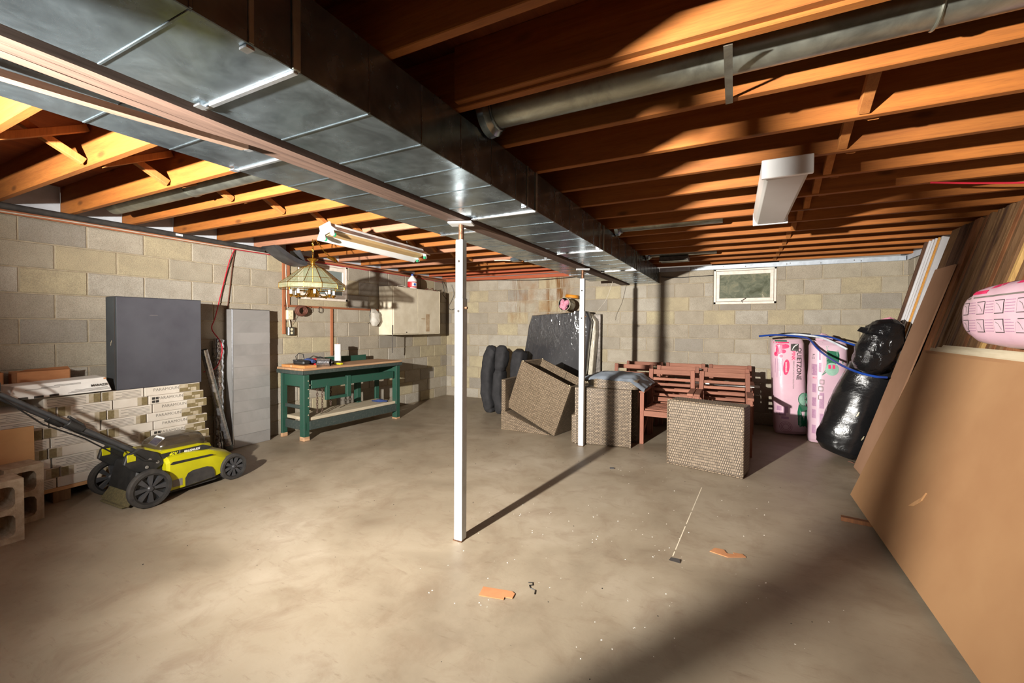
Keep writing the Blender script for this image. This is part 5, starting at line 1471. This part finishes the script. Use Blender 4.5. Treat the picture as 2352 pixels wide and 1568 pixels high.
# ------------------------------------------------------------------ pink insulation bags
def pink_bag(label, base, top, rx, ry, mat, seed):
    t = thing('insulation_bag', label, 'insulation bag', tuple(base))
    b0, t0 = Vector(base), Vector(top)
    q = MB(); pp = [b0 + Vector((0, 0, .004)), b0.lerp(t0, .04), b0.lerp(t0, .5), b0.lerp(t0, .95), t0]
    blob(q, pp, [(rx * .93, ry * .8), (rx * .98, ry), (rx, ry * 1.04), (rx * .98, ry), (rx * .9, ry * .7)], 3.4, 40, (1, 0, 0), .007, 5, 6, seed)
    return t, q.build('bag_film', mat, t, smooth=True, ang=60)
t1, s1_ = pink_bag('pink bag of insulation standing by far wall, dark lettering running down', (.665, 6.63, 0), (.605, 6.66, 1.205), .188, .185, 'pink_film', 1.0)
def fr(o, x, z, body, size, mat, name='lettering', bold=0.0, rotd=-90, y=6.2, parent=None, shear=0):
    M_ = Matrix.Translation((x, y, z)) @ Matrix(((1, 0, 0, 0), (0, 0, -1, 0), (0, 1, 0, 0), (0, 0, 0, 1))) @ Matrix.Rotation(math.radians(rotd), 4, 'Z')
    m = text_mb(body, size, None, M_, bold)
    decal(m, o, (0, 1, 0), .004)
    return m.build(name, mat, parent)
def patch(o, x0, x1, z0, z1, mat, name, parent, y=6.2, off=.002, poly=None, nx=6, nz=6):
    m = MB()
    if poly:
        c_ = Vector((sum(p[0] for p in poly) / len(poly), y, sum(p[1] for p in poly) / len(poly)))
        vs = [c_] + [Vector((p[0], y, p[1])) for p in poly]; k = len(poly)
        mid = [c_.lerp(v_, .5) for v_ in vs[1:]]
        m.add(vs + mid, [(0, k + 1 + i, k + 1 + (i + 1) % k) for i in range(k)] + [(k + 1 + i, 1 + i, 1 + (i + 1) % k, k + 1 + (i + 1) % k) for i in range(k)])
    else:
        grid(m, (x0, y, z0), (x1 - x0, 0, 0), (0, 0, z1 - z0), nx, nz)
    decal(m, o, (0, 1, 0), off)
    return m.build(name, mat, parent)
def ell(cx_, cz_, rx, rz_, n=18, rot=0.0):
    return [(cx_ + rx * math.cos(2 * PI * k / n) * math.cos(rot) - rz_ * math.sin(2 * PI * k / n) * math.sin(rot), cz_ + rx * math.cos(2 * PI * k / n) * math.sin(rot) + rz_ * math.sin(2 * PI * k / n) * math.cos(rot)) for k in range(n)]
fr(s1_, .728, .905, 'QUIETZONE', .072, 'dark_print', bold=.0012, parent=t1)
fr(s1_, .668, 1.005, 'PINK', .052, 'hot_pink', bold=.0012, parent=t1)
fr(s1_, .672, .765, 'FIBERGLAS ACOUSTIC INSULATION', .022, 'grey_print', parent=t1)
patch(s1_, .640, .725, 1.065, 1.155, 'dark_print', 'logo_square', t1)
patch(s1_, 0, 0, 0, 0, 'white_print', 'logo_arc', t1, poly=[(.652, 1.08), (.668, 1.118), (.69, 1.142), (.716, 1.15), (.716, 1.142), (.694, 1.132), (.675, 1.11), (.660, 1.08)], off=.005)
fr(s1_, .682, 1.077, 'Owens Corning', .010, 'white_print', rotd=0, parent=t1)
patch(s1_, 0, 0, 0, 0, 'hot_pink', 'brush_mark', t1, poly=ell(.595, .855, .034, .10, 18, -.08))
fr(s1_, .595, .855, 'ecotouch', .034, 'white_print', bold=.0006, parent=t1)
for i, (x, z0, z1) in enumerate(((.475, .78, .96), (.495, .72, .96), (.515, .80, .96), (.535, .74, .93), (.552, .80, .96))):
    patch(s1_, x, x + .005, z0, z1, 'lilac_print', 'printed_text', t1, nx=1, nz=4)
for i, pl in enumerate((ell(.55, 1.12, .075, .035), ell(.515, 1.075, .035, .06), ell(.56, 1.055, .03, .025), ell(.485, 1.02, .022, .03), ell(.535, .995, .02, .02))):
    patch(s1_, 0, 0, 0, 0, 'hot_pink', 'splash_print', t1, poly=pl, off=.002 + .0006 * i)
patch(s1_, .455, .62, 1.16, 1.175, 'hot_pink', 'splash_print', t1)
patch(s1_, .45, .60, 1.178, 1.195, 'green_print', 'green_edge', t1)
patch(s1_, 0, 0, 0, 0, 'green_print', 'green_oval', t1, poly=[(.735, .40), (.72, .30), (.735, .05), (.80, .045), (.84, .05), (.84, .40)])
patch(s1_, 0, 0, 0, 0, 'green_print', 'window_badge', t1, poly=ell(.795, .46, .07, .085), off=.003)
patch(s1_, 0, 0, 0, 0, 'mint_print', 'window_badge', t1, poly=ell(.795, .46, .062, .077), off=.0045)
fr(s1_, .755, .22, 'Floor Assemblies', .032, 'mint_print', parent=t1)
fr(s1_, .80, .28, 'Walls', .03, 'mint_print', parent=t1)
for i, (x0, x1, z0, z1) in enumerate(((.50, .55, .30, .36), (.57, .62, .28, .36), (.50, .60, .24, .28), (.55, .63, .20, .23))):
    patch(s1_, x0, x1, z0, z1, 'lilac_print', 'printed_text', t1, nx=3, nz=2)
for i in range(3):
    rr_ = .035 + .016 * i
    m = MB().tube([(.60 + rr_ * math.cos(2 * PI * k / 24), 6.2, .10 + rr_ * math.sin(2 * PI * k / 24)) for k in range(24)], .002, 4, closed=True); decal(m, s1_, (0, 1, 0), .002); m.build('ring_print', 'mauve_print', t1)

t2, s2_ = pink_bag('pink bag of insulation, second from left, green panel on front', (.985, 6.255, 0), (.995, 6.31, 1.20), .185, .165, 'pink_film_b', 5.0)
PY = 5.9
patch(s2_, 0, 0, 0, 0, 'green_print', 'green_panel', t2, y=PY, poly=[(.92, 1.19), (1.12, 1.17), (1.12, .95), (.985, .86), (.915, .80)])
fr(s2_, .965, 1.02, '2x4 Interior Walls', .034, 'mint_print', parent=t2, y=PY)
fr(s2_, 1.06, 1.07, 'Floor', .030, 'mint_print', parent=t2, y=PY)
patch(s2_, 0, 0, 0, 0, 'mint_print', 'window_badge', t2, y=PY, poly=ell(1.01, .88, .065, .075), off=.004)
patch(s2_, .975, 1.0, .885, .93, 'hot_pink', 'badge_pane', t2, y=PY, off=.006, nx=2, nz=2)
patch(s2_, 1.015, 1.04, .885, .93, 'hot_pink', 'badge_pane', t2, y=PY, off=.006, nx=2, nz=2)
fr(s2_, .838, 1.02, 'R-12', .03, 'dark_print', parent=t2, y=PY)
for i, (x0, x1, z0, z1) in enumerate(((.825, .87, .80, .93), (.885, .955 - .05, .98, 1.10), (.885, .91, .84, .95), (.83, .865, .60, .70), (.83, .865, .44, .54), (.83, .865, .30, .40), (.83, .865, .12, .22), (.895, .94, .42, .60), (.90, .935, .24, .36))):
    patch(s2_, x0, x1, z0, z1, 'lilac_print', 'printed_text', t2, y=PY, nx=3, nz=4)
for i, (x, z) in enumerate(((.895, .70), (.885, .62), (.885, .52))):
    patch(s2_, x, x + .045, z, z + .055, 'grey_print', 'diagram', t2, y=PY, nx=2, nz=2)
    patch(s2_, x + .006, x + .039, z + .008, z + .047, 'pink_film_b', 'diagram_field', t2, y=PY, nx=2, nz=2, off=.0035)
fr(s2_, .85, .77, 'R12', .022, 'hot_pink', parent=t2, y=PY, rotd=0)
q = MB(); blob(q, [(.90, 6.40, 1.195), (.95, 6.40, 1.235), (1.05, 6.40, 1.21)], [(.04, .03), (.07, .05), (.04, .03)], 2.2, 16, (0, 1, 0), .02, 14, 4, 3)
q.build('folded_top', 'pink_film', t2, smooth=True)
MB().box(1.02, 1.07, 6.42, 6.45, 1.19, 1.255).build('torn_flap', 'cardboard', t2, bev=.003)

# ------------------------------------------------------------------ black rolls of wrapped insulation
t = thing('wrapped_roll', 'long black plastic wrapped roll leaning right beside the pink bags', 'roll', (1.0, 5.66, 0))
ax0, ax1 = Vector((.965, 5.54, .0)), Vector((1.30, 5.62, 1.02))
d_ = (ax1 - ax0)
q = MB(); blob(q, [ax0 + d_ * .05, ax0 + d_ * .10, ax0 + d_ * .2, ax0 + d_ * .6, ax0 + d_ * .93, ax0 + d_ * 1.0], [(.15, .14), (.21, .19), (.240, .215), (.235, .21), (.21, .19), (.12, .10)], 2.1, 40, (1, 0, 0), .017, 5.5, 8, 2.0)
for i, p in enumerate(q.v):
    if p.z < .004: q.v[i] = Vector((p.x, p.y, .004))
rl = q.build('film_wrap', 'black_film_roll', t, smooth=True, ang=180)
for (a_, b_, c_) in ((1.10, 5.3, .50), (1.14, 5.3, .27)):
    q = MB(); blob(q, [(a_ - .012, b_, c_ - .02), (a_, b_ - .01, c_), (a_ + .012, b_, c_ + .025)], [(.002, .002), (.007, .004), (.002, .002)], 2, 10, (1, 0, 0), .004, 40); decal(q, rl, (0, 1, 0), .003)
    q.build('tear', 'ivory', t)
MB().tube([(1.03, 5.36, .03), (1.10, 5.33, .015), (1.15, 5.32, .006)], .004, 6).build('loose_strip', 'cable_brown', t, smooth=True)
t = thing('wrapped_roll', 'bulging black plastic bag of pink insulation on top of the leaning roll', 'bag', (1.30, 5.55, .98))
q = MB(); b0 = Vector((1.27, 5.52, .0))
blob(q, [(1.14, 5.36, .93), (1.165, 5.36, .99), (1.22, 5.36, 1.10), (1.285, 5.38, 1.25), (1.30, 5.39, 1.37), (1.30, 5.40, 1.425)], [(.08, .09), (.13, .14), (.165, .16), (.165, .17), (.14, .15), (.09, .10)], 2.3, 40, (1, 0, 0), .020, 7, 7, 12.0)
bgo = q.build('film_wrap', 'black_film', t, smooth=True, ang=180)
q = MB(); blob(q, [(1.24, 5.39, 1.40), (1.33, 5.39, 1.42), (1.41, 5.39, 1.37)], [(.03, .03), (.055, .05), (.03, .03)], 2.0, 16, (0, 1, 0), .03, 18, 4, 4)
q.build('insulation_wad', 'pink_fluff', t, smooth=True)
for (pts_) in ([(1.16, 5.32, 1.36), (1.10, 5.31, 1.37), (1.07, 5.31, 1.33), (1.14, 5.31, 1.30)], [(1.38, 5.37, 1.41), (1.42, 5.37, 1.43), (1.45, 5.37, 1.35), (1.41, 5.37, 1.32)]):
    MB().add(pts_ + [(p[0], p[1] + .01, p[2]) for p in pts_], [(0, 1, 2, 3), (7, 6, 5, 4), (0, 4, 5, 1), (1, 5, 6, 2), (2, 6, 7, 3), (3, 7, 4, 0)]).build('film_flap', 'black_film', t)

# blue and white plastic tubing thrown over the bags
cable('plastic_tube', 'blue plastic tube draped over insulation bags and across the roll', [(.28, 6.30, 1.245), (.42, 6.32, 1.262), (.56, 6.34, 1.262), (.70, 6.33, 1.248), (.79, 6.20, 1.225), (.84, 6.03, 1.14), (.89, 5.88, 1.07), (.97, 5.5, .985), (1.06, 5.20, .935), (1.17, 5.13, .908), (1.27, 5.17, .90)], .0115, 'blue_pipe', 8, 'tube')
cable('plastic_tube', 'white plastic tube lying over the tops of the insulation bags', [(.58, 6.48, 1.262), (.68, 6.42, 1.272), (.80, 6.38, 1.262), (.93, 6.22, 1.236), (1.03, 6.06, 1.18), (1.12, 5.98, 1.12)], .012, 'white_pipe', 8, 'tube')
cable('plastic_tube', 'short blue plastic tube end running behind the leaning roll', [(.70, 6.46, 1.265), (.86, 6.34, 1.262), (1.0, 6.2, 1.248), (1.13, 6.04, 1.19), (1.22, 6.02, 1.16)], .011, 'blue_pipe', 8, 'tube')
cable('plastic_tube', 'thin dark tube loop on top of the left insulation bag', [(.40, 6.42, 1.24), (.48, 6.44, 1.262), (.60, 6.52, 1.285), (.74, 6.5, 1.282), (.84, 6.44, 1.275)], .008, 'cable_black', 8, 'tube')

# ================================================================== RIGHT SIDE
# ------------------------------------------------------------------ gypsum boards leaning on the right
def lean_board(name, label, y0, y1, x0, z0, x1, z1, tk, mats, cat='board', group=None, jag=False):
    """board whose face runs from the foot line (x0,z0) to the head line (x1,z1); thickness away from the room"""
    d_ = Vector((x1 - x0, 0, z1 - z0)).normalized(); nrm = Vector((d_.z, 0, -d_.x)) * tk
    t = thing(name, label, cat, ((x0 + x1) / 2, (y0 + y1) / 2, min(z0, z0 + nrm.z)), group=group)
    a, b = Vector((x0, 0, z0)), Vector((x1, 0, z1))
    e = .0008
    def sheet(o0, o1, mat, nme, grow=0):
        v = []
        for y in (y0 - grow, y1 + grow):
            v += [Vector((a.x, y, a.z)) + nrm * o0, Vector((b.x, y, b.z)) + nrm * o0, Vector((b.x, y, b.z)) + nrm * o1, Vector((a.x, y, a.z)) + nrm * o1]
        MB().add(v, [(0, 1, 2, 3), (7, 6, 5, 4), (0, 4, 5, 1), (1, 5, 6, 2), (2, 6, 7, 3), (3, 7, 4, 0)]).build(nme, mat, t)
    sheet(0.0, .06, mats[0], 'face_paper'); sheet(.0605, .94, mats[1], 'gypsum_core', -.0005); sheet(.9405, 1.0, mats[0], 'back_paper')
    return t
s_ = 1.0
hx, hz = .415, 1.15
for k in range(7):
    o_ = k * .0165
    y1 = (4.285, 4.33, 4.26, 4.34, 4.30, 4.27, 4.32)[k]
    ln = 2.44
    tilt = .004 * k
    xo = .842 + o_ * 1.08
    hh2 = 1.18 + (.0, .016, .022, .035, .042, .05, .056)[k]
    lean_board('gypsum_board', ['brown faced gypsum board leaning at the front of the stack', 'gypsum board second from the front of the leaning stack', 'gypsum board third from the front of the leaning stack', 'gypsum board fourth from the front of the leaning stack',
                'gypsum board fifth from the front of the leaning stack', 'gypsum board sixth from the front of the leaning stack', 'gypsum board at the back of the leaning stack'][k],
               y1 - ln, y1, xo, .032, xo + hx + .003 * k, hh2, .0125, ('gypsum_face' if k < 2 else 'gypsum_cream', 'gypsum_edge'), group='gypsum boards leaning on the right')
# torn paper on the front board
fb = [o for o in bpy.data.objects if o.name.startswith('gypsum_board') and o.get('label', '').startswith('brown faced')][0]
def on_board(y, s):   # point on the front face, s = 0 foot .. 1 head
    return Vector((.842 + hx * s, y, .032 + (1.18 - .032) * s))
tt = MB()
P0 = [on_board(3.36, .235), on_board(3.30, .255), on_board(3.245, .30), on_board(3.235, .345), on_board(3.27, .31), on_board(3.33, .262)]
nn = Vector((-1.148, 0, .415)).normalized()
tt.add([p + nn * (.002 + .006 * (i in (2, 3))) for i, p in enumerate(P0)] + [p + nn * .0006 for p in P0], [tuple(range(6)), tuple(range(11, 5, -1))] + [(i, (i + 1) % 6, 6 + (i + 1) % 6, 6 + i) for i in range(6)])
tt.build('torn_paper', 'cardboard_tan', fb)
# sticks that keep the boards off the floor
def stick(label, x0, x1, y):
    t = thing('wood_stick', label, 'stick', ((x0 + x1) / 2, y, 0), (0, 0, -.14))
    MB().box(-(x1 - x0) / 2, (x1 - x0) / 2, -.022, .022, 0, .028).build('stick_body', 'lumber_brown', t, world=False, bev=.002)
    MB().box(-(x1 - x0) / 2, (x1 - x0) / 2, -.006, .0, .0281, .0288).build('groove', 'lumber_dark', t, world=False)
stick('brown wooden stick on the floor poking out under the leaning gypsum boards', .69, 1.07, 3.75)
stick('wooden stick under the near end of the leaning gypsum boards', .86, 1.30, 2.35)

# tall narrow board behind
lean_board('tall_board', 'tall narrow pinkish brown board leaning behind the gypsum boards', 4.86, 5.26, 1.055, .004, 1.615, 1.89, .0125, ('gypsum_face_b', 'gypsum_face_b'))

# ------------------------------------------------------------------ trims and lumber leaning against the right wall
def leaner(name, label, y, xb, xt, ztop, wy, tx, mat, cat='lumber', group=None, dy=0.0):
    a, b = Vector((xb, y, .006)), Vector((xt, y + dy, ztop))
    m = MB().bar(a, b, wy, tx, (-1, 0, .3))
    for i, p in enumerate(m.v):
        if p.z < .001: m.v[i] = Vector((p.x, p.y, .001))
    o = m.build(name, mat, loc=tuple(a), bev=.0015)
    return tag(o, label, cat, group)
leaner('white_trim', 'white trim board leaning at the far end, beside the block wall', 5.87, 1.23, 1.79, 2.235, .020, .09, 'trim_white', 'trim', dy=-.02)
leaner('white_trim', 'second white trim board from the far end of the leaning row', 5.82, 1.235, 1.80, 2.238, .018, .09, 'trim_white', 'trim', dy=-.02)
leaner('white_trim', 'third white trim board, next to the gold edged moulding', 5.765, 1.24, 1.805, 2.24, .026, .09, 'trim_white', 'trim', dy=-.02)
leaner('moulding', 'gold edged moulding leaning between the white trims', 5.715, 1.245, 1.81, 2.24, .016, .085, 'trim_gold', 'trim', dy=-.02)
leaner('white_trim', 'short white trim leaning next to the dark plank', 5.66, 1.25, 1.815, 2.24, .03, .08, 'trim_white', 'trim', dy=-.02)
leaner('dark_trim', 'dark edged panel leaning at the very end of the row', 5.93, 1.22, 1.78, 2.235, .022, .10, 'lumber_dark', 'trim', dy=-.02)
rn = random.Random(11)
def nth(k):
    tens = ['', '', 'twenty', 'thirty', 'forty', 'fifty', 'sixty', 'seventy']
    one = ['', 'first', 'second', 'third', 'fourth', 'fifth', 'sixth', 'seventh', 'eighth', 'ninth', 'tenth', 'eleventh', 'twelfth', 'thirteenth', 'fourteenth', 'fifteenth', 'sixteenth', 'seventeenth', 'eighteenth', 'nineteenth']
    if k < 20: return one[k]
    return (tens[k // 10][:-1] + 'ieth') if k % 10 == 0 else tens[k // 10] + '-' + one[k % 10]
y = 5.33; k = 0
tone = {'lumber_mid': 'weathered brown', 'lumber_brown': 'reddish brown', 'lumber_dark': 'dark brown', 'lumber_pale': 'pale yellow'}
while y > 3.72:
    wy = .16 if k == 0 else (.10 if k == 8 else rn.choice((.030, .036, .040, .052)))
    mt = 'lumber_mid' if k == 0 else ('lumber_brown' if k == 8 else ('lumber_dark' if 0 < k < 8 else rn.choice(('lumber_mid', 'lumber_brown', 'lumber_dark', 'lumber_mid'))))
    if 4.00 < y < 4.045: mt = 'lumber_pale'
    xt = 1.775 + rn.random() * .03
    xb = 1.145 + rn.random() * .012
    leaner('lumber_board', '%s rough board, %s from the far end of the leaning lumber row' % (tone[mt], nth(k + 1)), y - wy / 2, xb, xt, 2.235, wy - .002, .085, mt, group='rough boards leaning on the right wall')
    y -= wy + (.002 if not mt == 'lumber_pale' else .03); k += 1

# pink insulation pack lying on top of the gypsum boards
t = thing('insulation_pack', 'pink plastic pack of insulation lying on top of the gypsum boards', 'insulation pack', (1.36, 3.1, 1.25))
q = MB(); yy = [3.66, 3.63, 3.50, 3.2, 2.6, 2.35, 2.30]
blob(q, [(1.345, y_, 1.435) for y_ in yy], [(.06, .07), (.10, .125), (.115, .165), (.122, .178), (.122, .178), (.10, .13), (.05, .06)], 3.0, 36, (1, 0, 0), .006, 6, 5, 3.0)
pk = q.build('pack_film', 'pink_film', t, smooth=True, ang=60)
def sidep(y0, y1, z0, z1, mat, name, ny=8, nz=8, off=.0014):
    m = MB(); grid(m, (1.0, y0, z0), (0, y1 - y0, 0), (0, 0, z1 - z0), ny, nz); decal(m, pk, (1, 0, 0), off); return m.build(name, mat, t)
for r_, zc in enumerate((1.475, 1.375)):
    for c_ in range(5):
        yc = 3.56 - c_ * .20
        sidep(yc - .045, yc + .045, zc - .036, zc + .036, 'dark_print', 'diagram')
        sidep(yc - .041, yc + .041, zc - .032, zc + .032, 'pink_film_b', 'diagram_field', off=.0024)
        m = MB().tube([(1.0, yc - .025, zc - .02), (1.0, yc, zc + .01), (1.0, yc + .025, zc + .02)], .0015, 4); decal(m, pk, (1, 0, 0), .0034); m.build('diagram_line', 'grey_print', t)
        for l_ in range(5):
            sidep(yc - .14, yc - .055, zc + .030 - l_ * .015, zc + .034 - l_ * .015, 'lilac_print', 'printed_text', 4, 1)
sidep(2.5, 3.60, 1.532, 1.541, 'grey_print', 'printed_line', 16, 1)
for i, (a0, a1) in enumerate(((3.44, 3.60), (3.20, 3.34), (2.8, 3.1))):
    m = MB(); grid(m, (1.26 if i else 1.28, a0, 2.0), (0, a1 - a0, 0), (.10, 0, 0), 6, 6); decal(m, pk, (0, 0, -1), .002); m.build('red_print', 'hot_pink', t)
m = MB(); grid(m, (1.0, 3.34, 1.555), (0, .16, 0), (0, 0, .02), 8, 3); decal(m, pk, (1, 0, 0), .003); m.build('red_print', 'hot_pink', t)

# ================================================================== SMALL THINGS ON THE FLOOR
def scrap(label, x, y, poly, rz_, mat='cardboard', cat='scrap'):
    q = MB().prism(poly, .0015, .006)
    o = q.build('cardboard_scrap', mat, loc=(x, y, 0), world=False, rot=(0, 0, rz_))
    return tag(o, label, cat)
scrap('torn piece of brown cardboard on the floor in front of the nearest post', -1.05, 1.90, [(-.085, -.038), (.045, -.038), (.045, -.018), (.085, -.018), (.088, .02), (.07, .036), (-.085, .036)], .22)
scrap('notched piece of brown cardboard on the floor at right', -.02, 2.88, [(-.09, -.03), (.01, -.045), (.10, .015), (.08, .04), (.03, .03), (.04, .01), (.0, .0), (-.02, .035), (-.07, .03)], -.1)
q = MB().add([(-.03, -.006, .001), (.035, -.012, .001), (.025, .012, .014), (-.02, .014, .012), (-.03, .0, .001), (.0, .02, .001)], [(0, 1, 2, 3), (0, 3, 5), (3, 2, 5), (2, 1, 5), (1, 0, 5)])
tag(q.build('plastic_shard', 'chip_dark', loc=(-.29, 2.65, 0), world=False), 'small black plastic shard at the end of the chalk line', 'scrap')
q = MB().tube([(0, 0, .004), (.02, .01, .004), (.03, -.01, .004), (.015, -.02, .004), (.03, -.04, .004), (.06, -.045, .004), (.07, -.075, .004)], .0022, 5)
tag(q.build('wire_scrap', 'cable_black', loc=(-.95, 2.06, 0), world=False), 'bent scrap of dark wire on the floor near the cardboard scrap', 'wire')
q = MB().box(-.02, .02, -.006, .006, .001, .012)
tag(q.build('plastic_shard', 'dark_grey', loc=(-1.02, 4.10, 0), world=False, rot=(0, 0, .4)), 'small dark clip on the floor in front of the tall wicker unit', 'scrap')

rs = random.Random(5)
def chips(name, label, n, mat, smin, smax, reg):
    m = MB()
    for k in range(n):
        x0, x1, y0, y1 = rs.choice(reg)
        x, y, s = rs.uniform(x0, x1), rs.uniform(y0, y1), rs.uniform(smin, smax)
        a = rs.uniform(0, PI); h = s * .5
        c_, s_ = math.cos(a) * s, math.sin(a) * s
        m.add([(x + c_, y + s_, .0005), (x - s_ * .7, y + c_ * .7, .0005), (x - c_, y - s_, .0005), (x + s_ * .7, y - c_ * .7, .0005), (x, y, h + .0005)], [(0, 1, 4), (1, 2, 4), (2, 3, 4), (3, 0, 4), (3, 2, 1, 0)])
    return tag(m.build(name, mat, loc=(0, 0, 0)), label, 'debris', kind='stuff')
chips('paint_chips', 'tiny white paint chips scattered over the concrete floor', 150, 'chip_white', .002, .006, [(-1.6, .6, 1.6, 4.3), (-1.6, -.2, 1.7, 3.2), (-1.4, .3, 2.6, 4.2)])
chips('dirt_crumbs', 'tiny dark crumbs of dirt scattered over the concrete floor', 120, 'chip_dark', .002, .007, [(-4.0, .6, 1.2, 5.0), (-3.6, -1.6, 1.6, 4.8), (-2.6, .5, 4.0, 4.9)])
